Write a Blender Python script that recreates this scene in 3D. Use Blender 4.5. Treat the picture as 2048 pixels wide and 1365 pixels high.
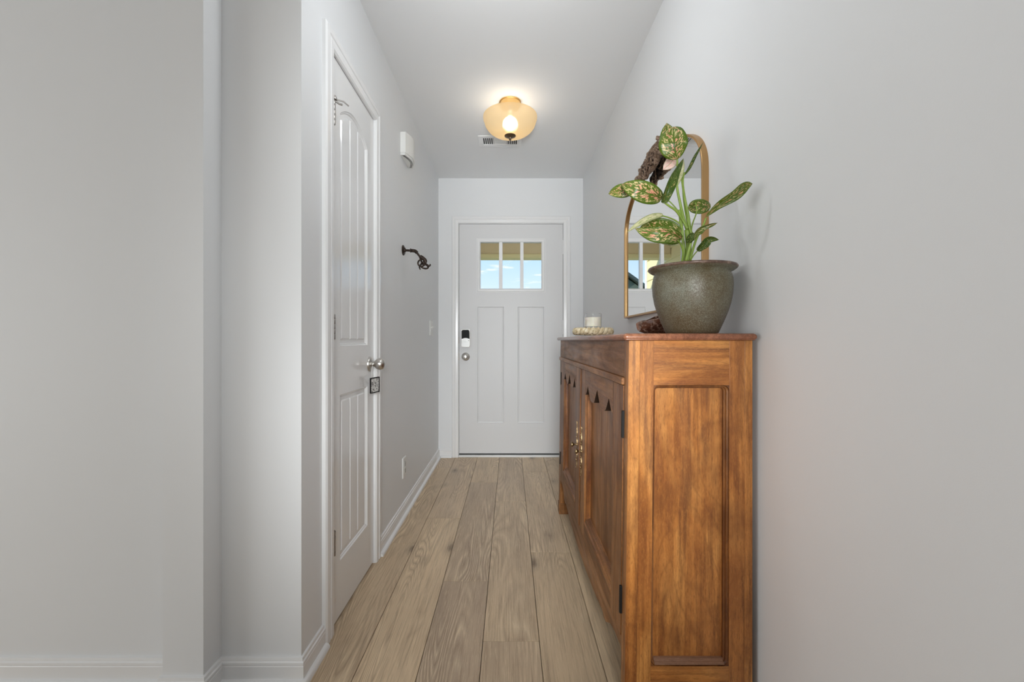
import bpy, bmesh, math, random
from mathutils import Vector, Matrix, noise
from mathutils.geometry import tessellate_polygon
random.seed(7)
PI = math.pi
for o in list(bpy.data.objects): bpy.data.objects.remove(o)
S = bpy.context.scene
COL = S.collection

# ------------------------------------------------------------------ camera, world, light, exposure
F = 850.0; H = 1.024; VX, VY = 1020.0, 681.0
cam_d = bpy.data.cameras.new('camera'); cam = bpy.data.objects.new('camera', cam_d); COL.objects.link(cam)
cam.location = (0, 0, H); cam.rotation_euler = (PI/2, 0, 0)
cam_d.sensor_width = 36; cam_d.sensor_fit = 'HORIZONTAL'; cam_d.lens = F/2048*36
cam_d.shift_x = (1024-VX)/2048; cam_d.shift_y = -(682.5-VY)/2048
cam_d.clip_start = 0.02; cam_d.clip_end = 300
S.camera = cam
S.view_settings.view_transform = 'Standard'; S.view_settings.look = 'None'
S.view_settings.gamma = 1; S.view_settings.use_curve_mapping = False
S.view_settings.exposure = 0.38

world = bpy.data.worlds.new('world'); S.world = world; world.use_nodes = True
def build_world():
    nt = world.node_tree; N = nt.nodes; L = nt.links; N.clear()
    out = N.new('ShaderNodeOutputWorld'); bg = N.new('ShaderNodeBackground'); bg.inputs[1].default_value = 0.86
    tc = N.new('ShaderNodeTexCoord'); sep = N.new('ShaderNodeSeparateXYZ'); L.new(tc.outputs['Generated'], sep.inputs[0])
    r = N.new('ShaderNodeValToRGB'); L.new(sep.outputs['Z'], r.inputs[0])
    e = r.color_ramp.elements
    e[0].position = 0.0; e[0].color = (0.62, 0.72, 0.82, 1); e[1].position = 1.0; e[1].color = (0.16, 0.36, 0.80, 1)
    x = r.color_ramp.elements.new(0.10); x.color = (0.70, 0.87, 1.02, 1)
    x = r.color_ramp.elements.new(0.22); x.color = (0.46, 0.72, 1.0, 1)
    mp = N.new('ShaderNodeMapping'); mp.inputs['Scale'].default_value = (1.0, 1.0, 5.5); L.new(tc.outputs['Generated'], mp.inputs[0])
    n = N.new('ShaderNodeTexNoise'); n.inputs['Scale'].default_value = 11; n.inputs['Detail'].default_value = 7; n.inputs['Roughness'].default_value = .55
    L.new(mp.outputs[0], n.inputs['Vector'])
    cr = N.new('ShaderNodeValToRGB'); L.new(n.outputs[0], cr.inputs[0])
    cr.color_ramp.elements[0].position = .55; cr.color_ramp.elements[1].position = .70
    mx = N.new('ShaderNodeMixRGB'); L.new(cr.outputs[0], mx.inputs[0]); L.new(r.outputs[0], mx.inputs[1]); mx.inputs[2].default_value = (1.02, 1.03, 1.08, 1)
    L.new(mx.outputs[0], bg.inputs[0]); L.new(bg.outputs[0], out.inputs[0])
build_world()

def light(name, kind, loc, rot, power, color=(1, 1, 1), **kw):
    d = bpy.data.lights.new(name, kind); d.energy = power; d.color = color
    for k, v in kw.items(): setattr(d, k, v)
    o = bpy.data.objects.new(name, d); COL.objects.link(o); o.location = loc; o.rotation_euler = rot
    return o
sun = light('sun', 'SUN', (6, 0, 6), (0, 0, 0), 2.6, (1.0, .96, .88), angle=.01)
sun.rotation_euler = Vector((-1, .35, -.42)).to_track_quat('-Z', 'Y').to_euler()
# added fill panels left of and behind the camera, in place of unseen windows
COOL = (.94, .98, 1)
light('living_side_fill', 'AREA', (-3.95, -0.9, 1.0), (0, -PI/2, 0), 29.5, COOL, shape='RECTANGLE', size=1.8, size_y=2.6)
light('living_back_fill', 'AREA', (-1.3, -3.1, 1.2), (PI/2, 0, 0), 5, COOL, shape='RECTANGLE', size=3.4, size_y=1.9)
# added unseen fill light over the entry, just above the frame
light('entry_fill', 'POINT', (-.05, 1.30, 2.14), (0, 0, 0), 4.4, (.93, .97, 1), shadow_soft_size=.05)

# added unseen fill lights behind the camera: down the hallway, bounced off its ceiling, and low over its floor
light('hall_fill', 'AREA', (0, -.6, 1.15), (PI/2-.02, 0, 0), 2.4, (.95, .985, 1), shape='RECTANGLE', size=.8, size_y=.8, spread=math.radians(50))
light('ceiling_fill', 'AREA', (0, -.5, 1.05), (PI/2+.35, 0, 0), 2.1, (.95, .985, 1), shape='RECTANGLE', size=.3, size_y=.3, spread=math.radians(40))
light('floor_fill', 'AREA', (0, -.5, 1.25), (PI/2-.30, 0, 0), 2.1, (.95, .985, 1), shape='RECTANGLE', size=.4, size_y=.3, spread=math.radians(44))

# ------------------------------------------------------------------ helpers
def P(px, py, Y): return Vector(((px-VX)/F*Y, Y, H+(VY-py)/F*Y))

def link(o, parent=None):
    COL.objects.link(o)
    if parent is not None:
        o.parent = parent
        m = Matrix.Translation(parent.location) if parent.parent is None else Matrix.Identity(4)
        o.matrix_parent_inverse = m.inverted()
    return o
def obj(name, bm, mat, parent=None, smooth=None, bevel=0, origin=None, weld=False):
    if weld: bmesh.ops.remove_doubles(bm, verts=bm.verts, dist=1e-5)
    bmesh.ops.recalc_face_normals(bm, faces=bm.faces)
    if origin is not None: bmesh.ops.translate(bm, verts=bm.verts, vec=-Vector(origin))
    me = bpy.data.meshes.new(name); bm.to_mesh(me); bm.free()
    if mat: me.materials.append(mat)
    o = bpy.data.objects.new(name, me)
    if smooth is not None:
        me.shade_smooth()
        if smooth < 170: me.set_sharp_from_angle(angle=math.radians(smooth))
    link(o, parent)
    if origin is not None: o.location = origin
    if bevel:
        b = o.modifiers.new('bevel', 'BEVEL'); b.width = bevel; b.segments = 2; b.limit_method = 'ANGLE'; b.angle_limit = math.radians(40)
        b.harden_normals = False
    return o
def tag(o, label=None, cat=None, group=None, kind=None):
    if label: o['label'] = label
    if cat: o['category'] = cat
    if group: o['group'] = group
    if kind: o['kind'] = kind
    return o
def thing(name, loc, label, cat, group=None, kind=None):
    o = bpy.data.objects.new(name, None); COL.objects.link(o); o.location = loc; o.empty_display_size = .05
    return tag(o, label, cat, group, kind)

def box(bm, x0, x1, y0, y1, z0, z1):
    v = [bm.verts.new((x, y, z)) for z in (z0, z1) for y in (y0, y1) for x in (x0, x1)]
    for f in ((0, 2, 3, 1), (4, 5, 7, 6), (0, 1, 5, 4), (2, 6, 7, 3), (0, 4, 6, 2), (1, 3, 7, 5)):
        bm.faces.new([v[i] for i in f])
    return v
def BX(*a):
    bm = bmesh.new(); box(bm, *a); return bm
def prism(bm, outer, holes, mp, d0, d1, tess=True):
    """outer / holes: 2D loops; mp(a,b,d)->xyz; solid between depths d0 and d1"""
    loops = [outer]+list(holes)
    vs0 = [[bm.verts.new(mp(a, b, d0)) for a, b in l] for l in loops]
    vs1 = [[bm.verts.new(mp(a, b, d1)) for a, b in l] for l in loops]
    tris = tessellate_polygon([[Vector((a, b, 0)) for a, b in l] for l in loops])
    f0 = [v for l in vs0 for v in l]; f1 = [v for l in vs1 for v in l]
    for t in tris:
        try:
            bm.faces.new([f0[i] for i in t]); bm.faces.new([f1[i] for i in reversed(t)])
        except ValueError: pass
    for a, b in zip(vs0, vs1):
        n = len(a)
        for i in range(n):
            j = (i+1) % n
            bm.faces.new((a[i], a[j], b[j], b[i]))
def PR(outer, holes, mp, d0, d1):
    bm = bmesh.new(); prism(bm, outer, holes, mp, d0, d1); return bm
def area2(l): return sum(l[i][0]*l[(i+1) % len(l)][1]-l[(i+1) % len(l)][0]*l[i][1] for i in range(len(l)))/2
def inset(l, d):
    """inset of a loop by d (positive = inwards)"""
    s = 1 if area2(l) > 0 else -1
    n = len(l); out = []
    for i in range(n):
        p0, p1, p2 = Vector(l[i-1]), Vector(l[i]), Vector(l[(i+1) % n])
        e1 = (p1-p0).normalized(); e2 = (p2-p1).normalized()
        n1 = Vector((-e1.y, e1.x))*s; n2 = Vector((-e2.y, e2.x))*s
        m = (n1+n2); m = m/max(m.length, 1e-6); c = max(m.dot(n1), .35)
        q = p1+m*d/c; out.append((q.x, q.y))
    return out
def steps(bm, loop, prof, mp, fill=False, close_start=False):
    """rings of faces following loop, inset/depth profile"""
    rings = []
    for ins, d in prof:
        rings.append([bm.verts.new(mp(a, b, d)) for a, b in (inset(loop, ins) if ins else loop)])
    for a, b in zip(rings, rings[1:]):
        n = len(a)
        for i in range(n):
            j = (i+1) % n; bm.faces.new((a[i], a[j], b[j], b[i]))
    if fill: bm.faces.new(rings[-1])
    return rings
def rect(a0, a1, b0, b1): return [(a0, b0), (a1, b0), (a1, b1), (a0, b1)]
def rrect(a0, a1, b0, b1, r, n=5):
    out = []
    for cx, cy, s in ((a1-r, b0+r, -PI/2), (a1-r, b1-r, 0), (a0+r, b1-r, PI/2), (a0+r, b0+r, PI)):
        for k in range(n+1):
            t = s+PI/2*k/n; out.append((cx+r*math.cos(t), cy+r*math.sin(t)))
    return out
def lathe(bm, prof, c, axis='z', n=32, cap=True):
    c = Vector(c); rings = []
    for r, h in prof:
        ring = []
        for k in range(n):
            t = 2*PI*k/n; a, b = r*math.cos(t), r*math.sin(t)
            p = {'z': (a, b, h), 'x': (h, a, b), 'y': (a, h, b)}[axis]
            ring.append(bm.verts.new(c+Vector(p)))
        rings.append(ring)
    for a, b in zip(rings, rings[1:]):
        for i in range(n):
            j = (i+1) % n; bm.faces.new((a[i], a[j], b[j], b[i]))
    if cap:
        bm.faces.new(rings[0]); bm.faces.new(rings[-1])
def LA(prof, c, axis='z', n=32, cap=True):
    bm = bmesh.new(); lathe(bm, prof, c, axis, n, cap); return bm
def smooth_pts(pts, k=6):
    """Catmull-Rom through the points"""
    P_ = [Vector(p) for p in pts]; out = []
    for i in range(len(P_)-1):
        p0 = P_[max(i-1, 0)]; p1 = P_[i]; p2 = P_[i+1]; p3 = P_[min(i+2, len(P_)-1)]
        for s in range(k):
            t = s/k
            out.append(.5*((2*p1)+(-p0+p2)*t+(2*p0-5*p1+4*p2-p3)*t*t+(-p0+3*p1-3*p2+p3)*t**3))
    out.append(P_[-1]); return out
def tube(bm, pts, rad, n=8, cap=True):
    pts = [Vector(p) for p in pts]; m = len(pts)
    rr = rad if isinstance(rad, (list, tuple)) else [rad]*m
    if len(rr) != m:
        rr = [rr[0]+(rr[-1]-rr[0])*i/(m-1) for i in range(m)]
    up = None; rings = []
    for i, p in enumerate(pts):
        t = (pts[min(i+1, m-1)]-pts[max(i-1, 0)]).normalized()
        if up is None: up = Vector((0, 0, 1)) if abs(t.z) < .9 else Vector((1, 0, 0))
        x = up-t*up.dot(t); x.normalize(); up = x; y = t.cross(x)
        rings.append([bm.verts.new(p+(x*math.cos(2*PI*k/n)+y*math.sin(2*PI*k/n))*rr[i]) for k in range(n)])
    for a, b in zip(rings, rings[1:]):
        for i in range(n):
            j = (i+1) % n; bm.faces.new((a[i], a[j], b[j], b[i]))
    if cap: bm.faces.new(rings[0]); bm.faces.new(rings[-1])
def sweep_plan(bm, path, prof, side=1):
    """profile (d out of wall, z) swept along a plan polyline with mitred corners"""
    P2 = [Vector(p) for p in path]; n = len(P2); rings = []
    for i in range(n):
        e1 = (P2[i]-P2[i-1]).normalized() if i > 0 else None
        e2 = (P2[i+1]-P2[i]).normalized() if i < n-1 else None
        n1 = Vector((e1.y, -e1.x))*side if e1 else None; n2 = Vector((e2.y, -e2.x))*side if e2 else None
        m = n1 if n2 is None else n2 if n1 is None else (n1+n2)
        m = m.normalized(); c = m.dot(n1 if n1 else n2)
        rings.append([bm.verts.new((P2[i].x+m.x*d/c, P2[i].y+m.y*d/c, z)) for d, z in prof])
    k = len(prof)
    for a, b in zip(rings, rings[1:]):
        for i in range(k):
            j = (i+1) % k; bm.faces.new((a[i], a[j], b[j], b[i]))
    bm.faces.new(rings[0]); bm.faces.new(rings[-1])

# ------------------------------------------------------------------ materials
def lin(r, g, b):
    f = lambda c: (c/255/12.92) if c/255 <= .04045 else ((c/255+.055)/1.055)**2.4
    return (f(r), f(g), f(b), 1)
class NT:
    def __init__(s, name):
        s.m = bpy.data.materials.new(name); s.m.use_nodes = True; s.t = s.m.node_tree; s.t.nodes.clear()
        s.out = s.n('ShaderNodeOutputMaterial'); s.b = s.n('ShaderNodeBsdfPrincipled'); s.l(s.b.outputs[0], s.out.inputs[0])
    def n(s, t, **k):
        x = s.t.nodes.new(t)
        for a, v in k.items(): setattr(x, a, v)
        return x
    def l(s, a, b): s.t.links.new(a, b)
    def set(s, **k):
        for a, v in k.items(): s.b.inputs[a.replace('_', ' ')].default_value = v
    def coords(s, scale=(1, 1, 1), kind='Object', rnd=0):
        tc = s.n('ShaderNodeTexCoord'); src = tc.outputs[kind]
        if rnd:
            oi = s.n('ShaderNodeObjectInfo'); mu = s.math('MULTIPLY', oi.outputs['Random'], rnd)
            ad = s.n('ShaderNodeVectorMath', operation='ADD'); s.l(src, ad.inputs[0]); s.l(mu, ad.inputs[1]); src = ad.outputs[0]
        mp = s.n('ShaderNodeMapping'); mp.inputs['Scale'].default_value = scale; s.l(src, mp.inputs[0]); return mp.outputs[0]
    def noise(s, vec, scale, detail=3, rough=.5, dist=0):
        x = s.n('ShaderNodeTexNoise'); x.inputs['Scale'].default_value = scale; x.inputs['Detail'].default_value = detail
        x.inputs['Roughness'].default_value = rough; x.inputs['Distortion'].default_value = dist; s.l(vec, x.inputs['Vector']); return x.outputs[0]
    def ramp(s, fac, stops):
        r = s.n('ShaderNodeValToRGB'); s.l(fac, r.inputs[0]); e = r.color_ramp.elements
        while len(e) < len(stops): e.new(.5)
        for i, (p, c) in enumerate(stops):
            e[i].position = p; e[i].color = c if len(c) == 4 else (*c, 1)
        return r.outputs[0]
    def mix(s, fac, a, b, mode='MIX'):
        x = s.n('ShaderNodeMixRGB', blend_type=mode)
        for v, i in ((fac, 0), (a, 1), (b, 2)):
            if isinstance(v, (int, float)): x.inputs[i].default_value = v
            elif isinstance(v, tuple): x.inputs[i].default_value = v
            else: s.l(v, x.inputs[i])
        return x.outputs[0]
    def math(s, op, a, b=0.0, c=None):
        x = s.n('ShaderNodeMath', operation=op)
        for i, v in enumerate((a, b) if c is None else (a, b, c)):
            if isinstance(v, (int, float)): x.inputs[i].default_value = v
            else: s.l(v, x.inputs[i])
        return x.outputs[0]
    def bump(s, h, strength, dist=.001):
        x = s.n('ShaderNodeBump'); x.inputs['Strength'].default_value = strength; x.inputs['Distance'].default_value = dist
        s.l(h, x.inputs['Height']); s.l(x.outputs[0], s.b.inputs['Normal'])
g = lambda v: (v, v, v, 1)

def paint(name, col, rough, peel=.12, scale=450):
    m = NT(name); m.set(Base_Color=col, Roughness=rough)
    c = m.coords(); h = m.noise(c, scale, 2); m.bump(h, peel, .0006)
    v = m.noise(c, 1.3, 2)
    lo = tuple(x*.985 for x in col[:3])+(1,)
    m.l(m.mix(v, lo, col), m.b.inputs['Base Color']); return m.m
M_wall = paint('wall_paint', (.83, .84, .85, 1), .55)
M_ceil = paint('ceiling_paint', (.86, .865, .87, 1), .8, .2, 300)
M_trim = paint('trim_gloss_paint', (.88, .88, .88, 1), .24, .04, 80)
M_door = paint('door_gloss_paint', (.86, .86, .86, 1), .13, .05, 60)
M_front = paint('front_door_paint', (.745, .745, .75, 1), .42, .05, 60)
M_door.node_tree.nodes['Principled BSDF'].inputs['IOR'].default_value = 1.62
M_plastic = paint('white_plastic', (.82, .82, .80, 1), .35, 0)

def simple(name, col, rough, metal=0, **k):
    m = NT(name); m.set(Base_Color=col, Roughness=rough, Metallic=metal, **k); return m
def metal(name, col, rough, brushed=0):
    m = simple(name, col, rough, 1)
    c = m.coords((1, 1, 1)); n = m.noise(c, 40, 2); r = m.ramp(n, [(.3, g(rough*.95)), (.7, g(rough*1.06))]); m.l(r, m.b.inputs['Roughness'])
    return m.m
M_nickel = metal('brushed_nickel', (.62, .60, .57, 1), .30)
M_hinge = metal('worn_satin_hinge', (.38, .36, .34, 1), .36)
M_brass = metal('brushed_brass', (.80, .53, .22, 1), .30)
M_bronze = metal('antique_bronze', (.20, .14, .085, 1), .40)
M_brassknob = metal('aged_brass', (.33, .23, .12, 1), .36)
M_black = simple('black_iron', (.010, .009, .008, 1), .6, 0, Specular_IOR_Level=.25).m
M_rust = NT('dark_oiled_iron')
M_rust.set(Roughness=.42, Metallic=.7)
M_rust.l(M_rust.ramp(M_rust.noise(M_rust.coords(), 120, 4), [(.35, (.02, .014, .011, 1)), (.7, (.075, .05, .038, 1))]), M_rust.b.inputs['Base Color']); M_rust = M_rust.m
M_blackplastic = simple('black_plastic', (.006, .006, .006, 1), .45, Specular_IOR_Level=.15).m
M_dark = simple('dark_void', (.02, .02, .02, 1), .9).m
M_sweep = simple('dark_rubber', (.035, .035, .035, 1), .7).m

def floor_mat():
    m = NT('oak_plank'); oi = m.n('ShaderNodeObjectInfo'); rnd = oi.outputs['Random']
    c = m.coords((1, 1, 1), rnd=37.0)
    def sc(v, s):
        x = m.n('ShaderNodeMapping'); x.inputs['Scale'].default_value = s; m.l(v, x.inputs[0]); return x.outputs[0]
    base = m.ramp(rnd, [(0, lin(176, 156, 136)), (.35, lin(216, 192, 158)), (.6, lin(190, 169, 146)), (.8, lin(222, 197, 162)), (1, lin(180, 159, 140))])
    broad = m.noise(sc(c, (5, .9, 1)), 1.6, 3, .55, .4)
    col = m.mix(m.ramp(broad, [(.32, g(0)), (.70, g(1))]), m.mix(.35, base, lin(150, 126, 102)), m.mix(.30, base, lin(232, 204, 166)))
    # cathedral figure: level lines of a long soft field
    fld = m.noise(sc(c, (6.5, .75, 1)), 1.0, 1.2, .4, .35)
    ring = m.math('FRACT', m.math('MULTIPLY', fld, 34.0)); ridge = m.math('ABSOLUTE', m.math('SUBTRACT', ring, .5))
    fade = m.ramp(m.noise(sc(c, (4, .7, 1)), 1.3, 2), [(.45, g(0)), (.62, g(1))])
    fine = m.noise(sc(c, (170, 5, 1)), 1.0, 5, .7)
    fiber = m.noise(sc(c, (420, 14, 1)), 1.0, 3, .7)
    lines = m.ramp(ridge, [(.0, g(1)), (.12, g(.5)), (.26, g(0))])
    lines = m.math('MULTIPLY', m.math('MULTIPLY', lines, fade), m.ramp(fine, [(.38, g(.15)), (.6, g(1))]))
    col = m.mix(m.math('MULTIPLY', lines, .60), col, lin(244, 224, 190))
    dk = m.ramp(ridge, [(.30, g(0)), (.48, g(1))]); col = m.mix(m.math('MULTIPLY', m.math('MULTIPLY', dk, fade), .40), col, lin(136, 112, 90))
    col = m.mix(m.ramp(fine, [(.32, g(.58)), (.52, g(0))]), col, lin(146, 122, 98))
    col = m.mix(m.ramp(fiber, [(.53, g(0)), (.72, g(.42))]), col, lin(240, 220, 188))
    vo = m.n('ShaderNodeTexVoronoi'); vo.inputs['Scale'].default_value = 1.0; m.l(sc(c, (5.0, 2.1, .01)), vo.inputs['Vector'])
    dd = m.math('ADD', vo.outputs['Distance'], m.math('MULTIPLY', m.noise(sc(c, (30, 12, 1)), 1, 3), .10))
    knot = m.ramp(dd, [(.085, g(1)), (.15, g(.35)), (.24, g(0))])
    col = m.mix(m.math('MULTIPLY', knot, .7), col, lin(80, 62, 48))
    m.l(col, m.b.inputs['Base Color'])
    m.l(m.ramp(fine, [(.3, g(.50)), (.7, g(.38))]), m.b.inputs['Roughness'])
    m.bump(m.math('ADD', fine, m.math('MULTIPLY', lines, .3)), .12, .0006); return m.m
M_floor = floor_mat()

def cab_wood(name, axis, c_lo, c_mid, c_hi, rough=.34, streak=1.0):
    """reddish-brown hardwood; axis = direction of the grain"""
    m = NT(name); c = m.coords((1, 1, 1), rnd=11.0)
    def sc(a, b):
        x = m.n('ShaderNodeMapping'); s = [a, a, a]; s['xyz'.index(axis)] = b; x.inputs['Scale'].default_value = s; m.l(c, x.inputs[0]); return x.outputs[0]
    dk = lambda k: tuple(x*k for x in c_lo[:3])+(1,)
    broad = m.noise(sc(8, 1.5), 1.0, 4, .6, 1.6)
    col = m.ramp(broad, [(.33, c_lo), (.50, c_mid), (.66, c_hi)])
    st = m.noise(sc(17, 1.9), 1.0, 4, .62, 1.5)            # darker heart streaks
    col = m.mix(m.ramp(st, [(.34, g(.72*streak)), (.50, g(0))]), col, dk(.42))
    fs = m.noise(sc(85, 2.2), 1.0, 3, .6, .4)           # thin streaks
    col = m.mix(m.ramp(fs, [(.36, g(.45)), (.56, g(0))]), col, dk(.65))
    col = m.mix(m.ramp(fs, [(.52, g(0)), (.70, g(.30))]), col, c_hi)
    fld = m.noise(sc(6.0, 1.7), 1.0, 1.2, .4, 1.0); ring = m.math('ABSOLUTE', m.math('SUBTRACT', m.math('FRACT', m.math('MULTIPLY', fld, 9.0)), .5))
    col = m.mix(m.math('MULTIPLY', m.ramp(ring, [(.36, g(0)), (.5, g(1))]), .30), col, dk(.5))
    fig = m.noise(sc(300, 95), 1.0, 3, .65, .5)         # fine curly fleck
    col = m.mix(m.ramp(fig, [(.50, g(0)), (.72, g(.22))]), col, tuple(min(x*1.25, 1) for x in c_hi[:3])+(1,))
    pore = m.noise(sc(420, 60), 1.0, 3, .65)
    col = m.mix(m.ramp(pore, [(.34, g(.45)), (.47, g(0))]), col, dk(.45))
    blo = m.noise(m.coords(), 6.5, 4, .62)
    col = m.mix(m.ramp(blo, [(.48, g(0)), (.68, g(.55))]), col, dk(.62))
    m.l(col, m.b.inputs['Base Color']); m.set(Roughness=rough)
    m.l(m.ramp(st, [(.3, g(rough*1.35)), (.7, g(rough*.85))]), m.b.inputs['Roughness'])
    m.bump(m.math('ADD', pore, m.math('MULTIPLY', st, .6)), .22, .0008); return m.m
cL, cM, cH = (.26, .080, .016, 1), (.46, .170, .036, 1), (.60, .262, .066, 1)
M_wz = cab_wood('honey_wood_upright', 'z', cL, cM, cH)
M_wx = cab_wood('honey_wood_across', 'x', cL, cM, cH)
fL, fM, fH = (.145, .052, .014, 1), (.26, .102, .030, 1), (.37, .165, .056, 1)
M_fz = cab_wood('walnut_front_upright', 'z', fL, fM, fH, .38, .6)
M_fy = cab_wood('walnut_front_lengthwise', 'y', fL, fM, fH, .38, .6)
M_groove = cab_wood('shade_toned_moulding', 'z', (.10, .028, .007, 1), (.19, .062, .014, 1), (.33, .13, .034, 1), .34, 1)  # shade of the recess edges put into the moulding and bead colour
M_hollow = simple('black_shade_edge', (.022, .010, .005, 1), .6).m
M_top = cab_wood('red_wood_top', 'y', (.20, .072, .036, 1), (.30, .115, .06, 1), (.40, .17, .09, 1), .17, .5)
for mm in (M_fz, M_fy): mm.node_tree.nodes['Principled BSDF'].inputs['Specular IOR Level'].default_value = .32
M_lip = cab_wood('pale_pink_lip', 'x', (.25, .12, .065, 1), (.33, .17, .10, 1), (.42, .24, .15, 1), .32, .4)  # paler, pinker wood tone for the lower bead

def glass_mat(name, tint=(1, 1, 1, 1), rough=0):
    m = NT(name); gl = m.n('ShaderNodeBsdfGlass'); gl.inputs['IOR'].default_value = 1.45; gl.inputs['Color'].default_value = tint; gl.inputs['Roughness'].default_value = rough
    m.l(gl.outputs[0], m.out.inputs[0]); return m.m
M_glass = glass_mat('clear_glass')
M_jar = glass_mat('thin_jar_glass'); M_jar.node_tree.nodes['Glass BSDF'].inputs['IOR'].default_value = 1.12
M_pane = glass_mat('window_glass'); M_pane.node_tree.nodes['Glass BSDF'].inputs['IOR'].default_value = 1.05
M_mirror = simple('mirror_silver', (.93, .935, .93, 1), .0, 1).m
M_gold = simple('gold_mirror_frame', (.50, .31, .14, 1), .36, 1).m

# ------------------------------------------------------------------ room shell
XL, XR, YF, ZC = -.626, .639, 3.72, 2.442
YC = 1.275                                   # near end of the hallway's left wall
flo = tag(obj('floor', BX(-4.05, .639, -3.2, YF+.14, -.06, -.012), M_dark), 'oak plank floor running down the hallway to the front door', 'floor', kind='structure')
PW, PL = .192, 1.257
xs0 = .100
offs = {0: 2.144, 1: 2.442, 2: 1.806, 3: 1.446, 4: 2.053, 5: 2.35}   # joint seen in each row
def plank_rows():
    for r in range(-22, 7):
        x0 = xs0+(r-4)*PW; x1 = x0+PW
        if x1 < -4.0 or x0 > XR-.005: continue
        x1c = min(x1, XR-.002); x0c = max(x0, -4.0)
        j = offs.get(r, 1.0+((r*.413) % 1)*PL)
        k = math.floor((-3.1-j)/PL)
        while True:
            y0 = j+k*PL; y1 = y0+PL; k += 1
            if y0 > YF-.01: break
            a, b = max(y0, -3.1), min(y1, YF)
            if x1 <= XL-.06: b = min(b, YC)
            if b-a < .02: continue
            xa = x0c
            if b > YC+.01 and x0c < XL: xa = XL-.04
            yield xa, x1c, a, b
n_pl = 0
for xa, xb, a, b in plank_rows():
    bm = bmesh.new(); box(bm, xa+.0010, xb-.0010, a+.0011, b-.0011, -.012, 0)
    bmesh.ops.bevel(bm, geom=[e for e in bm.edges if all(v.co.z > -.001 for v in e.verts)], offset=.0006, segments=1, affect='EDGES')
    obj('plank', bm, M_floor, flo, origin=((xa+xb)/2, (a+b)/2, 0)); n_pl += 1

yz = lambda X, s=1: (lambda a, b, d: (X+s*d, a, b))        # plane facing +X (s=1) or -X (s=-1)
xz = lambda Y: (lambda a, b, d: (a, Y-d, b))                # plane facing the camera (-Y)
tag(obj('ceiling', BX(-4.15, XR+.12, -3.3, YF+.14, ZC, ZC+.1), M_ceil), 'smooth light grey painted ceiling', 'ceiling', kind='structure')
tag(obj('wall_right', BX(XR, XR+.12, -3.3, YF, -.06, ZC), M_wall), 'light grey painted wall on the right behind the sideboard', 'wall', kind='structure')
D0, D1, DT = 1.483, 1.957, 2.052                # closet opening
bm = PR([(YC, -.06), (YF, -.06), (YF, ZC), (YC, ZC)], [rect(D0, D1, -.012, DT)], yz(XL), -.115, 0)
tag(obj('wall_left', bm, M_wall), 'light grey painted left hallway wall pierced by the closet door', 'wall', kind='structure')
FD0, FD1, FT = -.4530, .4700, 2.052             # front door opening
bm = PR(rect(XL-.115, XR+.12, -.06, ZC), [rect(FD0, FD1, -.012, FT)], xz(YF), -.14, 0)
tag(obj('wall_far', bm, M_wall), 'light grey end wall around the front door', 'wall', kind='structure')
bm = PR([(-4.05, YC), (-.981, YC), (-.981, 1.2), (-.866, 1.2), (-.866, YC), (XL-.115, YC), (XL-.115, YC+.115), (-4.05, YC+.115)], [], lambda a, b, d: (a, b, d), -.06, ZC)
tag(obj('wall_side', bm, M_wall), 'light grey wall facing the camera on the left with a shallow boxed-out pilaster', 'wall', kind='structure')
tag(obj('wall_back', BX(-4.15, XR+.12, -3.3, -3.2, -.06, ZC), M_wall), 'grey wall of the living room behind the camera', 'wall', kind='structure')
tag(obj('wall_living', BX(-4.15, -4.05, -3.2, YC+.115, -.06, ZC), M_wall), 'grey living room wall far out of frame on the left', 'wall', kind='structure')
tag(obj('wall_closet', BX(XL-.75, XL-.7, 1.39, 2.2, -.06, ZC), M_wall), 'inner wall of the closet behind the closet door', 'wall', kind='structure')

base_prof = [(0, 0), (.012, 0), (.012, .052), (.0105, .054), (.0105, .0565), (.012, .0585), (.0115, .064), (.008, .0665), (.008, .069), (.0065, .075), (0, .076)]
shoe_prof = [(.012, 0), (.027, 0), (.0262, .006), (.0235, .011), (.019, .0145), (.012, .016)]
def baseboard(name, path, label, side=1, shoe=True):
    bm = bmesh.new(); sweep_plan(bm, path, base_prof, side)
    o = tag(obj(name, bm, M_trim, smooth=30), label, 'baseboard', kind='structure')
    if shoe:
        bm = bmesh.new(); sweep_plan(bm, path, shoe_prof, side); obj('shoe_moulding', bm, M_trim, o, smooth=50)
    return o
C0, C1 = 1.415, 2.012
baseboard('baseboard_side', [(-4.05, YC), (-.981, YC)], 'white baseboard on the wall left of the boxed-out pilaster')
baseboard('baseboard_near', [(-.981, YC), (-.981, 1.2), (-.866, 1.2), (-.866, YC), (XL, YC), (XL, C0+.002)],
          'white baseboard stepping around the pilaster and the hallway corner up to the closet casing')
baseboard('baseboard_left', [(XL, C1-.004), (XL, YF), (-.5077, YF)], 'white baseboard from the closet casing back to the front door casing')
baseboard('baseboard_far', [(.5295, YF), (XR, YF)], 'short white baseboard right of the front door', shoe=False)
baseboard('baseboard_right', [(XR, YF-.013), (XR, -3.2)], 'white baseboard along the right wall behind the sideboard', shoe=False)

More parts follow.
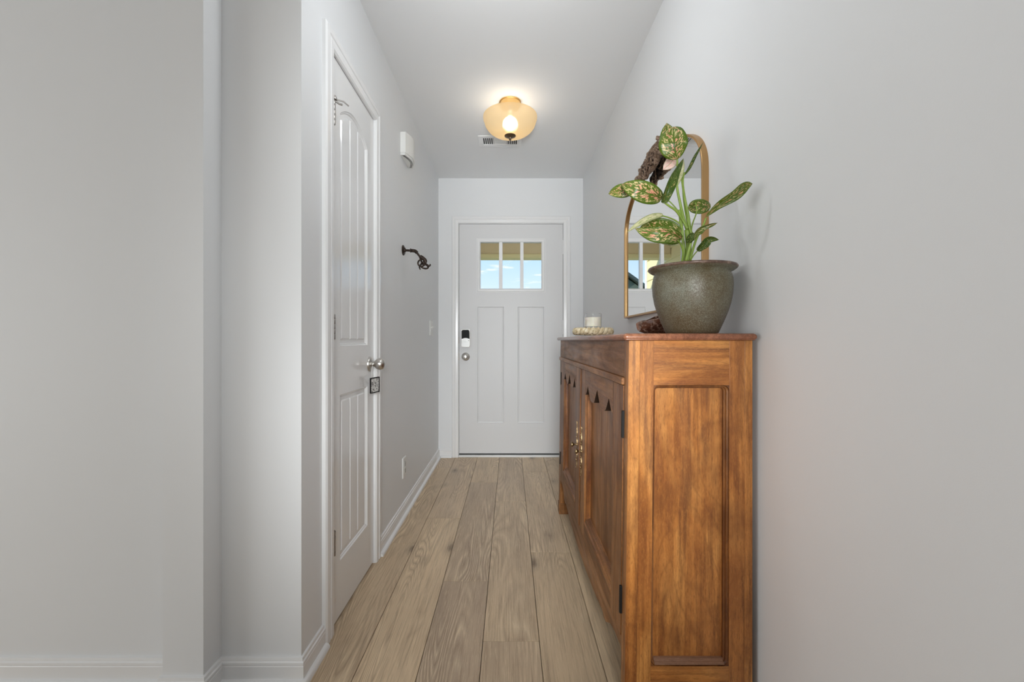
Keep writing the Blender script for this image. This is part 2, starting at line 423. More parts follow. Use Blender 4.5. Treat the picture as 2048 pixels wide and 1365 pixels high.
def casing(name, mp, o0, o1, zt, w, label, i0, i1, it):
    """three casing boards with mitred top corners; inner edges i0,i1,it"""
    prof = [(0, 0), (0, .008), (.10, .0135), (.42, .0155), (.47, .0130), (.55, .0130), (.60, .0165), (.90, .0165), (1, .012), (1, 0)]
    root = tag(bpy.data.objects.new(name, None), label, 'door casing', kind='structure'); COL.objects.link(root)
    p0 = mp((o0+o1)/2, 0, 0); root.location = p0
    # t: 0 inner edge, 1 outer edge
    def ring(k, t):
        return {0: (i0+(o0-i0)*t, 0), 1: (i0+(o0-i0)*t, it+(zt-it)*t), 2: (i1+(o1-i1)*t, it+(zt-it)*t), 3: (i1+(o1-i1)*t, 0)}[k]
    for k, nm in ((0, 'side_casing'), (1, 'head_casing'), (2, 'side_casing')):
        bm = bmesh.new(); A = [bm.verts.new(mp(*ring(k, t), d)) for t, d in prof]; B = [bm.verts.new(mp(*ring(k+1, t), d)) for t, d in prof]
        n = len(prof)
        for i in range(n): j = (i+1) % n; bm.faces.new((A[i], A[j], B[j], B[i]))
        bm.faces.new(A); bm.faces.new(B); obj(nm, bm, M_trim, root, smooth=25)
    return root
# ---------------- front door
casing('trim_1', xz(YF), -.5077, .5295, 2.109, .057, 'white casing around the front door', FD0+.004, FD1-.004, FT-.004)
FDX0, FDX1, FDZ0, FDZ1 = -.4464, .4639, .030, 2.044
YD = YF+.012                                    # face of the front door
fd = thing('door_1', (0, YD, 0), 'white front door with three-pane window at the end of the hallway', 'front door', kind='structure')
def pxx(x): return (x-VX)/228.0
def pzz(y): return H+(VY-y)/228.0
win = (pxx(961.7)-.004, pxx(1082.5)+.004, pzz(577.4)-.004, pzz(485.5)+.004)
pan = [(pxx(955), pxx(1007.7), pzz(847), pzz(614)), (pxx(1035.4), pxx(1088), pzz(847), pzz(614))]
bm = PR(rect(FDX0, FDX1, FDZ0, FDZ1), [rect(*win)]+[rect(*p) for p in pan], xz(YD), -.042, 0)
obj('door_slab', bm, M_front, fd)
for p in pan:
    bm = bmesh.new(); steps(bm, rect(*p), [(0, 0), (.003, -.007), (.012, -.0085), (.014, -.006)], xz(YD), fill=True); obj('door_panel', bm, M_front, fd)
m0 = (pxx(953), pxx(1090.4), pzz(585.3), pzz(477.5))
bm = PR(rect(*m0), [rect(*win)], xz(YD), 0, .006); steps(bm, rect(*m0), [(.006, .006), (.010, .013), (.026, .013), (.0335, .004)], xz(YD))
lf = obj('window_frame', bm, M_trim, fd)
for a, b in ((998, 1005), (1040.5, 1047)):
    bm = BX(pxx(a), pxx(b), YD-.006, YD+.03, win[2], win[3]); obj('muntin', bm, M_trim, lf, bevel=.002)
gx = [win[0], pxx(998), pxx(1005), pxx(1040.5), pxx(1047), win[1]]
for k in range(3):
    obj('window_pane', BX(gx[2*k]+.0005, gx[2*k+1]-.0005, YD+.014, YD+.018, win[2]+.0005, win[3]-.0005), M_pane, lf)
# jamb, stop, sweep, threshold
tag(obj('trim_3', PR([(FD0, 0), (FD0, FT), (FD1, FT), (FD1, 0), (FD1-.0045, 0), (FD1-.0045, FT-.0065), (FD0+.0045, FT-.0065), (FD0+.0045, 0)], [], xz(YF), -.14, .002), M_trim),
    'thin white jamb lining the front door opening', 'door jamb', kind='structure')
obj('weather_seal', PR([(FD0+.005, .03), (FD0+.005, FT-.007), (FD1-.005, FT-.007), (FD1-.005, .03), (FDX1-.001, .03), (FDX1-.001, FDZ1-.001), (FDX0+.001, FDZ1-.001), (FDX0+.001, .03)], [], xz(YD), -.04, -.012), M_sweep, fd)
obj('door_sweep', BX(FDX0, FDX1, YD+.003, YD+.04, .018, .0298), M_sweep, fd)
tag(obj('trim_5', BX(FD0+.0045, FD1-.0045, YF-.012, YF+.14, 0, .018), M_trim, bevel=.004), 'low white threshold under the front door', 'threshold', kind='structure')
for z in (pzz(495), pzz(655), pzz(880)):
    hg = obj('hinge', BX(FDX1-.003, FDX1+.004, YD-.006, YD+.004, z-.062, z+.062), M_trim, fd, bevel=.001)
    obj('hinge_barrel', LA([(.0055, -.062), (.0055, .062)], (FDX1+.0005, YD-.007, z), 'z', 10), M_trim, hg)
for z in (pzz(681), pzz(714)):
    obj('strike_plate', BX(FDX0-.0045, FDX0-.0010, YD-.0095, YD+.02, z-.03, z+.03), M_bronze, fd)
# electronic deadbolt
lx0, lx1, lz0, lz1 = pxx(923.3), pxx(940.2), pzz(694.5), pzz(659.7)
body = obj('deadbolt_lock', PR(rrect(lx0, lx1, lz0, lz1, .012), [], xz(YD), 0, .030), M_hinge, fd, bevel=.003)
zm = pzz(678.5)
arc = [(lx0+.003, lz1-.012), (lx0+.003, zm)]+[(lx0+.003+(lx1-lx0-.006)*t, zm+.009*math.sin(PI*t)) for t in (.2, .4, .6, .8)]+[(lx1-.003, zm), (lx1-.003, lz1-.012), (lx1-.012, lz1-.003), (lx0+.012, lz1-.003)]
obj('lock_cover', PR(arc, [], xz(YD), .029, .034), M_blackplastic, body)
M_silver = simple('silver_plastic', (.55, .55, .54, 1), .32, .35).m
arc2 = [(lx0+.003, lz0+.012), (lx0+.012, lz0+.003), (lx1-.012, lz0+.003), (lx1-.003, lz0+.012), (lx1-.003, zm-.001)]+[(lx1-.003-(lx1-lx0-.006)*t, zm-.001+.009*math.sin(PI*t)) for t in (.2, .4, .6, .8)]+[(lx0+.003, zm-.001)]
obj('lock_face', PR(arc2, [], xz(YD), .029, .0335), M_silver, body)
obj('thumb_turn', PR(rrect((lx0+lx1)/2-.014, (lx0+lx1)/2+.012, zm-.026, zm-.004, .005), [], xz(YD), .033, .043), M_silver, body, bevel=.002)
obj('sensor_dot', LA([(.0035, 0), (.0035, -.0015)], (lx1-.009, YD-.0335, zm-.014), 'y', 12), M_blackplastic, body)
kx, kz = pxx(931.3), pzz(714)
rose = obj('door_knob', LA([(.036, 0), (.036, -.004), (.032, -.009), (.018, -.012), (.013, -.020), (.013, -.032), (.022, -.038), (.0275, -.048), (.028, -.056), (.025, -.064), (.017, -.069), (.010, -.070)], (kx, YD, kz), 'y', 36), M_nickel, fd, smooth=40)
obj('privacy_button', LA([(.008, -.069), (.008, -.074), (.005, -.075)], (kx, YD, kz), 'y', 20), M_nickel, rose, smooth=40)

# ---------------- closet door
casing('trim_2', yz(XL), C0, C1, 2.096, .057, 'white casing around the closet door on the left wall', D0+.004, D1-.004, DT-.016)
tag(obj('trim_4', PR([(D0, 0), (D0, DT), (D1, DT), (D1, 0), (D1-.0045, 0), (D1-.0045, DT-.012), (D0+.0045, DT-.012), (D0+.0045, 0)], [], yz(XL), -.115, .001), M_trim),
    'thin white jamb lining the closet door opening', 'door jamb', kind='structure')
cd = thing('door_2', (XL, (D0+D1)/2, 0), 'tall narrow white two-panel closet door with arched top panel on the left wall', 'closet door', kind='structure')
A0, A1, AT, AB = D0+.0075, D1-.0075, DT-.018, .010
YP0, YP1 = 1.568, 1.869
FX = XL-.001
def arch_loop(y0, y1, b0, spring, rise, n=22):
    pts = [(y0, b0), (y1, b0), (y1, spring)]
    for k in range(1, n):
        t = k/n; y = y1+(y0-y1)*t; pts.append((y, spring+rise*math.sin(PI*t)**.85))
    pts.append((y0, spring)); return pts
up = arch_loop(YP0, YP1, 1.003, 1.862, .062)
lo = rect(YP0, YP1, .210, .822)
mpd = yz(FX)
obj('door_slab', PR(rect(A0, A1, AB, AT), [up, lo], mpd, -.035, 0), M_door, cd)
prof = [(0, 0), (.004, -.0045), (.007, -.0048), (.010, -.009), (.030, -.009), (.034, -.0085)]
for lp, nm in ((up, 'upper'), (lo, 'lower')):
    bm = bmesh.new(); rings = steps(bm, lp, prof, mpd)
    pm = obj('panel_moulding', bm, M_door, cd, smooth=35)
    inn = inset(lp, .024); ys = [p[0] for p in inn]; zs = [p[1] for p in inn]
    ya, yb, zb = min(ys), max(ys), min(zs); topz = lambda y: max(zs)
    tops = sorted([p for p in inn if p[1] > zb+.3])
    def top_at(y):
        for p, q in zip(tops, tops[1:]):
            if p[0] <= y <= q[0]: return p[1]+(q[1]-p[1])*(y-p[0])/max(q[0]-p[0], 1e-6)
        return tops[0][1] if y < tops[0][0] else tops[-1][1]
    for k in range(3):
        p0 = ya+(yb-ya)*k/3+(.0015 if k else 0); p1 = ya+(yb-ya)*(k+1)/3-(.0015 if k < 2 else 0)
        loop = [(p0, zb), (p1, zb)]+[(p1+(p0-p1)*t/8, top_at(p1+(p0-p1)*t/8)) for t in range(9)]
        bm = bmesh.new(); steps(bm, loop, [(0, -.0095), (.0045 if lp is lo or True else 0, -.0045)], mpd, fill=True)
        obj('panel_plank', bm, M_door, cd)
for z0 in (1.780, 1.026, .266):
    hy = D0+.008
    hg = obj('hinge', BX(XL-.004, XL+.0035, hy-.002, hy+.010, z0, z0+.089), M_hinge, cd, bevel=.0006)
    for k in range(5):
        obj('knuckle', LA([(.0056, k*.0178+.0006), (.0060, k*.0178+.0016), (.0060, k*.0178+.0168), (.0056, k*.0178+.0174)], (XL+.0075, hy, z0), 'z', 14), M_hinge, hg, smooth=40)
    if z0 > 1.5:
        bm = bmesh.new(); lathe(bm, [(.011, .089), (.011, .096), (.008, .102)], (XL+.0075, hy, z0), 'z', 16)
        tube(bm, [(XL+.012, hy+.004, z0+.092), (XL+.036, hy+.016, z0+.0905), (XL+.052, hy+.022, z0+.078)], .0028, 8)
        tube(bm, [(XL+.012, hy+.004, z0+.086), (XL+.022, hy+.010, z0+.080), (XL+.032, hy+.016, z0+.079)], .0035, 8)
        obj('hinge_pin_stop', bm, M_hinge, hg, smooth=50)
KY, KZ = 1.896, .918
kn = obj('door_knob', LA([(.0335, 0), (.0335, .004), (.031, .008), (.016, .0115), (.0115, .014), (.0115, .022), (.014, .026), (.021, .031), (.0255, .040), (.0265, .049), (.0245, .058), (.018, .065), (.008, .0685), (.001, .069)], (FX, KY, KZ), 'x', 36), M_nickel, cd, smooth=40)

# framed tag on the knob
def door_tag():
    a = Vector((-.612, 1.861, .858)); b = Vector((-.583, 1.895, .862)); h = .068
    t = (b-a).normalized(); nrm = Vector((t.y, -t.x, 0)).normalized()
    c = (a+b)/2
    root = thing('hanging_tag', c-Vector((0, 0, h/2)), 'small square black-framed picture tag hanging on a cord from the closet door knob', 'tag')
    w = (b-a).length
    mp = lambda u, v, d: tuple(a+t*u+Vector((0, 0, v))+nrm*d)
    obj('frame', PR(rect(0, w, -h, 0), [rect(.003, w-.003, -h+.004, -.004)], mp, -.004, .003), M_blackplastic, root)
    m = NT('marbled_print'); n = m.noise(m.coords(), 90, 5, .7, 1.2)
    m.l(m.ramp(n, [(.40, (.03, .03, .03, 1)), (.47, (.25, .24, .23, 1)), (.55, (.55, .54, .51, 1))]), m.b.inputs['Base Color'])
    obj('picture', PR(rect(.003, w-.003, -h+.004, -.004), [], mp, -.003, .001), m.m, root)
    bm = bmesh.new(); neck = Vector((FX+.018, KY, KZ))
    for u, o in ((.004, -.0125), (w-.004, .0125)):
        e = a+t*u+Vector((0, 0, .0)); tube(bm, smooth_pts([e, e.lerp(neck+Vector((0, o, -.004)), .6)+Vector((0, o*.3, 0)), neck+Vector((0, o, .0)), neck+Vector((0, 0, .0128))], 5), .0007, 5)
    obj('cord', bm, M_plastic, root)
door_tag()

# ------------------------------------------------------------------ wall fittings on the left
def chime():
    y0, y1, z0, z1, d = 2.425, 2.625, 2.085, 2.215, .050
    root = thing('door_chime', (XL, 2.525, 2.085), 'white bow-fronted doorbell chime box high on the left wall', 'door chime')
    bm = bmesh.new(); n = 12
    prf = [(y0, 0)]+[(y0+(y1-y0)*k/n, .030+.024*math.sin(PI*k/n)) for k in range(n+1)]+[(y1, 0)]
    prism(bm, prf, [], lambda a, b, dd: (XL+b, a, dd), z0+.012, z1)
    obj('cover', bm, M_plastic, root, smooth=40, bevel=.003)
    bm = bmesh.new(); prf2 = [(y0+.004, 0)]+[(y0+.004+(y1-y0-.008)*k/n, .026+.022*math.sin(PI*k/n)) for k in range(n+1)]+[(y1-.004, 0)]
    prism(bm, prf2, [], lambda a, b, dd: (XL+b, a, dd), z0, z0+.013); obj('base', bm, M_plastic, root, smooth=40)
    for dz in (.013, .021):
        bm = bmesh.new()
        tube(bm, [(XL+(z0 and (.030-dz*.9+.022*math.sin(PI*k/n))), y0+.012+(y1-y0-.024)*k/n, z0-.0003) for k in range(n+1)], .0016, 5)
        obj('sound_slot', bm, M_dark, root)
chime()
def plate(name, yc, zc, label, cat, kind, w=.078, h=.118):
    root = thing(name, (XL, yc, zc-h/2), label, cat)
    bm = bmesh.new(); lp = rrect(yc-w/2, yc+w/2, zc-h/2, zc+h/2, .004, 3)
    steps(bm, lp, [(0, 0), (0, .003), (.004, .0065)], yz(XL), fill=True); obj('wall_plate', bm, M_plastic, root, smooth=30)
    if kind == 'outlet':
        for dz in (.0195, -.0195):
            f = obj('socket', PR(rrect(yc-.017, yc+.017, zc+dz-.0145, zc+dz+.0145, .006, 4), [], yz(XL), .006, .0085), paint('socket_plastic', (.60, .60, .58, 1), .4, 0), root, bevel=.0008)
            bm = bmesh.new(); box(bm, XL+.0084, XL+.0088, yc-.0075, yc-.0055, zc+dz-.002, zc+dz+.007); box(bm, XL+.0084, XL+.0088, yc+.0055, yc+.0075, zc+dz-.002, zc+dz+.006)
            lathe(bm, [(.0025, .0084), (.0025, .0088)], (XL, yc, zc+dz-.008), 'x', 10); obj('slot', bm, M_dark, f)
        obj('screw', LA([(.003, .006), (.003, .0078)], (XL, yc, zc), 'x', 10), M_nickel, root)
    else:
        for dy in (-.023, .023):
            bm = BX(XL+.006, XL+.0075, yc+dy-.006, yc+dy+.006, zc-.0125, zc+.0125); s = obj('switch_slot', bm, M_plastic, root)
            bm = PR([(zc-.004, .006), (zc+.006, .006), (zc+.012, .018), (zc+.006, .019)], [], lambda a, b, d: (XL+b, yc+dy+d, a), -.0045, .0045); obj('toggle', bm, M_plastic, s, bevel=.0006)
    return root
plate('wall_outlet', 2.505, .276, 'white duplex power outlet low on the left wall', 'outlet', 'outlet')
plate('light_switch', 3.365, 1.12, 'white double light switch on the left wall near the front door', 'switch', 'switch', .118, .118)

def pipe_hook():
    Y, Z = 2.486, H+.5266
    root = thing('pipe_hook', (XL, Y, Z), 'dark iron pipe arm ending in a knotted coil, mounted on the left wall', 'wall hook')
    obj('flange', LA([(.030, 0), (.030, .004), (.026, .007), (.014, .009), (.012, .015), (.010, .016)], (XL, Y, Z), 'x', 28), M_rust, root, smooth=40)
    for k in range(4):
        t = PI/4+k*PI/2; obj('bolt', LA([(.0035, .006), (.0035, .009), (.001, .010)], (XL, Y+.022*math.cos(t), Z+.022*math.sin(t)), 'x', 8), M_rust, root)
    q = lambda x, y, dY=0: P(x, y, Y+dY)
    bm = bmesh.new(); tube(bm, [(XL+.008, Y, Z), (XL+.045, Y, Z-.002)], .0068, 14); obj('pipe', bm, M_rust, root, smooth=50)
    bm = bmesh.new(); a = q(821, 501.4); b = q(830, 502.5); c = q(834, 506)
    tube(bm, smooth_pts([a, b, c], 5), .0098, 16); lathe(bm, [(.0098, -.002), (.0118, -.001), (.0118, .003), (.0098, .004)], a, 'x', 16)
    obj('elbow', bm, M_rust, root, smooth=50)
    bm = bmesh.new(); tube(bm, [q(832.5, 504.5), q(837, 510), q(842, 516.5)], .0062, 14); obj('nipple', bm, M_rust, root, smooth=50)
    bm = bmesh.new(); tube(bm, smooth_pts([q(840.5, 514), q(846, 517), q(850, 521), q(851, 526)], 5), [.0125, .009], 12); obj('collar', bm, M_rust, root, smooth=50)
    # knotted rings
    def ring(c, rx, ry, tilt, dy, r=.0048, ph=0, turns=1.0):
        pts = []
        for k in range(int(26*turns)+1):
            t = ph+2*PI*k/26
            u = rx*math.cos(t); v = ry*math.sin(t)
            pts.append(Vector((c.x+u*math.cos(tilt)-v*math.sin(tilt), c.y+dy*math.sin(t+.6), c.z+u*math.sin(tilt)+v*math.cos(tilt))))
        bm = bmesh.new(); tube(bm, pts, r, 9); obj('knot_ring', bm, M_rust, root, smooth=60)
    ring(q(843.5, 526, -.012), .0185, .0225, -.5, .012)
    ring(q(847.5, 522, .008), .014, .018, .5, .010)
    ring(q(848.5, 533, -.004), .0215, .013, -.35, .014)
    ring(q(846.5, 528, .012), .022, .012, .9, .012, .0045)
    bm = bmesh.new(); tube(bm, smooth_pts([q(839, 531), q(838.8, 535), q(840.5, 539.5)], 4), [.0045, .0035], 8); obj('loose_end', bm, M_rust, root, smooth=60)
    bm = bmesh.new(); tube(bm, smooth_pts([q(851, 528), q(855, 530.5), q(858.5, 532.5), q(860.6, 530.5), q(859.6, 528.6)], 5), [.0062, .0032], 8); obj('hook_tip', bm, M_rust, root, smooth=60)
pipe_hook()

# ------------------------------------------------------------------ ceiling things
def ceiling_light():
    cx, cy = .001, 2.53
    root = thing('ceiling_light', (cx, cy, ZC), 'semi-flush ceiling light with amber glass bowl and brass canopy in the hallway', 'ceiling light')
    obj('canopy', LA([(.0645, 0), (.0645, -.004), (.060, -.006), (.0585, -.030), (.054, -.034), (.012, -.036)], (cx, cy, ZC), 'z', 48), M_brass, root, smooth=35)
    obj('stem', LA([(.006, -.034), (.006, -.20)], (cx, cy, ZC), 'z', 12), M_bronze, root)
    # glass bowl
    R = .160
    m = NT('amber_alabaster_glass')
    tr = m.n('ShaderNodeBsdfTranslucent'); tr.inputs[0].default_value = (.98, .77, .47, 1)
    gl = m.n('ShaderNodeBsdfRefraction'); gl.inputs['Color'].default_value = (.40, .32, .20, 1); gl.inputs['Roughness'].default_value = .45; gl.inputs['IOR'].default_value = 1.12
    df = m.n('ShaderNodeBsdfPrincipled'); df.inputs['Base Color'].default_value = (.88, .68, .40, 1); df.inputs['Roughness'].default_value = .3
    a = m.n('ShaderNodeMixShader'); a.inputs[0].default_value = .45; m.l(tr.outputs[0], a.inputs[1]); m.l(gl.outputs[0], a.inputs[2])
    b = m.n('ShaderNodeMixShader'); b.inputs[0].default_value = .35; m.l(a.outputs[0], b.inputs[1]); m.l(df.outputs[0], b.inputs[2])
    tp = m.n('ShaderNodeBsdfTransparent'); tp.inputs[0].default_value = (1, .90, .74, 1)
    c = m.n('ShaderNodeMixShader'); c.inputs[0].default_value = .20; m.l(b.outputs[0], c.inputs[1]); m.l(tp.outputs[0], c.inputs[2]); m.l(c.outputs[0], m.out.inputs[0])
    zt = -.092
    out = [(R, zt+.004), (R+.0005, zt), (R-.001, zt-.012), (R-.005, zt-.020)]
    for k in range(1, 13):
        t = k/12; out.append(((R-.006)*math.cos(t*PI/2*.985)**.80, zt-.020-.089*math.sin(t*PI/2)**1.12))
    bm = bmesh.new(); lathe(bm, [(R-.004, zt+.002)]+out, (cx, cy, ZC), 'z', 64, cap=False)
    bmesh.ops.remove_doubles(bm, verts=bm.verts, dist=1e-4); obj('glass_bowl', bm, m.m, root, smooth=60)
    fz = zt-.020-.089
    obj('finial', LA([(.034, fz+.002), (.034, fz-.001), (.028, fz-.005), (.007, fz-.010), (.0045, fz-.016), (.0075, fz-.021), (.0045, fz-.027), (.001, fz-.029)], (cx, cy, ZC), 'z', 28), M_bronze, root, smooth=35)
    em = NT('lamp_bulb'); e = em.n('ShaderNodeEmission'); e.inputs[0].default_value = (1, .86, .62, 1); e.inputs[1].default_value = 6; em.l(e.outputs[0], em.out.inputs[0])
    bm = bmesh.new(); bmesh.ops.create_uvsphere(bm, u_segments=20, v_segments=12, radius=.040, matrix=Matrix.Translation((cx, cy-.012, ZC-.135)))
    obj('bulb', bm, em.m, root, smooth=180)
    bm = bmesh.new(); tube(bm, [(cx, cy, ZC-.05), (cx, cy-.006, ZC-.085)], .014, 14); obj('bulb_socket', bm, M_plastic, root, smooth=50)
    light('bulb_light', 'POINT', (cx, cy-.012, ZC-.135), (0, 0, 0), 2.2, (.97, .98, 1), shadow_soft_size=.046)
ceiling_light()
def vent():
    x0, x1, y0, y1 = -.223, .083, 2.94, 3.107
    root = thing('ceiling_vent', ((x0+x1)/2, (y0+y1)/2, ZC), 'white rectangular ceiling air register behind the ceiling light', 'vent')
    mp = lambda a, b, d: (a, b, ZC-d)
    bm = PR(rect(x0, x1, y0, y1), [rect(x0+.032, x1-.032, y0+.032, y1-.040)], mp, 0, .005); obj('frame', bm, M_trim, root, bevel=.0015)
    obj('duct', BX(x0+.030, x1-.030, y0+.030, y1-.038, ZC-.0012, ZC-.0002), M_dark, root)
    a, b = x0+.032, x1-.032; c, d = y0+.032, y1-.040; w = (b-a)
    def slat(p0, p1, q0, q1, tilt, ax):
        bm = bmesh.new(); box(bm, p0, p1, q0, q1, ZC-.0045, ZC-.0030)
        obj('louver', bm, M_trim, root)
    for k in range(6):
        s = a+w*.29*k/5.0; slat(s-.003, s+.003, c, d, 0, 'x')
        s = b-w*.29*k/5.0; slat(s-.003, s+.003, c, d, 0, 'x')
    for k in range(5):
        s = c+(d-c)*(k+.5)/5; slat(a+w*.31, b-w*.31, s-.0078, s+.0078, 0, 'y')
    bm = bmesh.new(); box(bm, x0+.016, x0+.022, (y0+y1)/2-.004, (y0+y1)/2+.004, ZC-.008, ZC-.005); obj('lever', bm, M_plastic, root)
vent()

# ------------------------------------------------------------------ sideboard
BXB, BXF = .622, .3052            # body back and front
BY0, BY1, BZT = 1.090, 2.560, 1.024
sb = thing('sideboard', (.46, 1.82, 0), 'tall carved brown wooden sideboard with two doors against the right wall', 'sideboard')
def shear(bm):
    for v in bm.verts:
        v.co.x -= .0125*(BZT-v.co.z)/BZT*max(0, (BXB-v.co.x)/(BXB-BXF))
def part(name, bm, mat, parent=None, bevel=.0012, smooth=None):
    shear(bm); return obj(name, bm, mat, parent or sb, bevel=bevel, smooth=smooth)
mpS = xz(BY0)
SX0, SX1, SZ0, SZ1 = .3693, .563, .187, .9086          # side recess
T = .022
# near side: stiles, rails, recessed panel
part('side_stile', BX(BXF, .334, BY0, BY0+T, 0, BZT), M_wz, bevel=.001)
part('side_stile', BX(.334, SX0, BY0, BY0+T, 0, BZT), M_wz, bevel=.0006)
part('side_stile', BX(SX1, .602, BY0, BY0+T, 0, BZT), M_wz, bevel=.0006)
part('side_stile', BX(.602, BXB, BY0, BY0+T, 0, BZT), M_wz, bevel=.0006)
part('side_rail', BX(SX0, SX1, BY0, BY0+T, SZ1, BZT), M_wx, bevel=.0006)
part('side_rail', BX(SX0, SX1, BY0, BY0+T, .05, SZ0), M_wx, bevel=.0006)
rr = rrect(SX0, SX1, SZ0, SZ1, .016, 5)
bm = PR(rect(SX0, SX1, SZ0, SZ1), [rr], mpS, -.016, 0)
steps(bm, rr, [(0, 0), (.0012, -.004), (.0050, -.0060), (.0056, -.0115), (.0085, -.0135), (.0092, -.0205)], mpS)
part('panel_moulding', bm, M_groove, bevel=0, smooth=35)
bm = bmesh.new(); steps(bm, rrect(SX0+.004, SX1-.004, SZ0+.004, SZ1-.004, .012, 4), [(0, -.0195)], mpS, fill=True); box(bm, SX0-.005, SX1+.005, BY0+.0205, BY0+.0265, SZ0-.005, SZ1+.005)
part('side_panel', bm, M_wz, bevel=0)
bm = bmesh.new()
prf = [(SZ0+.003, -.0005), (SZ0+.0042, -.0010), (SZ0+.0075, -.0065), (SZ0+.0072, -.0078), (SZ0+.0082, -.0084), (SZ0+.0120, -.0150), (SZ0+.0118, -.0165), (SZ0+.013, -.0195), (SZ0+.003, -.0195)]
prism(bm, prf, [], lambda a, b, d: (d, BY0-b+.0, a), SX0+.010, SX1-.010); part('lower_bead', bm, M_lip, bevel=.0006)
# far side, back, floor and shelf of the case
part('side_stile', BX(BXF+.002, BXB, BY1-T, BY1, .12, BZT), M_wz)
part('rear_leg', BX(BXB-.05, BXB, BY1-.05, BY1-.001, 0, .12), M_fz)
part('rear_leg', BX(BXB-.05, BXB-.001, BY0+T, BY0+.05, 0, .20), M_fz)
part('back_panel', BX(BXB-.010, BXB-.002, BY0+T, BY1-T, .10, BZT), M_fz, bevel=0)
part('case_bottom', BX(BXF+.03, BXB-.012, BY0+T, BY1-T, .20, .218), M_fz, bevel=0)
part('shelf', BX(BXF+.03, BXB-.012, BY0+T, BY1-T, .56, .578), M_fz, bevel=0)
# front frame; plane facing -X
mpF = lambda a, b, d: (BXF-d, a, b)
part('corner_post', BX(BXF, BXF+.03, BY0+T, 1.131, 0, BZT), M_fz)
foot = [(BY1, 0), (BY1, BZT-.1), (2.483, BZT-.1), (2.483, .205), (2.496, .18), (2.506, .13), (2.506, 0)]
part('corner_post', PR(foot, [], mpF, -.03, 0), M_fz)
part('foot_block', BX(BXF-.004, BXF+.060, 2.498, BY1+.001, 0, .062), M_fz)
part('foot_block', BX(BXF-.003, BXF+.034, BY0-.001, 1.142, 0, .045), M_fz)
part('top_rail', BX(BXF, BXF+.025, 1.131, BY1-.0005, .926, BZT), M_fy)
part('rail_strip', BX(BXF-.007, BXF+.02, 1.131, BY1-.002, .905, .9255), M_fy, bevel=.003)
ap = [(1.131, .235), (2.483, .235), (2.483, .205), (2.42, .200), (2.36, .185), (2.31, .155), (2.28, .150), (2.26, .158)]
for k in range(1, 12):
    t = k/12; y = 2.24+(1.38-2.24)*t; ap.append((y, .150-.024*math.sin(PI*t)))
ap += [(1.36, .158), (1.34, .150), (1.31, .155), (1.26, .185), (1.20, .200), (1.131, .205)]
part('apron', PR(ap, [], mpF, -.022, -.001), M_fy)
def cusp(y, yc, w):
    t = abs(y-yc)/w
    return 0 if t >= 1 else (1-t)**1.15
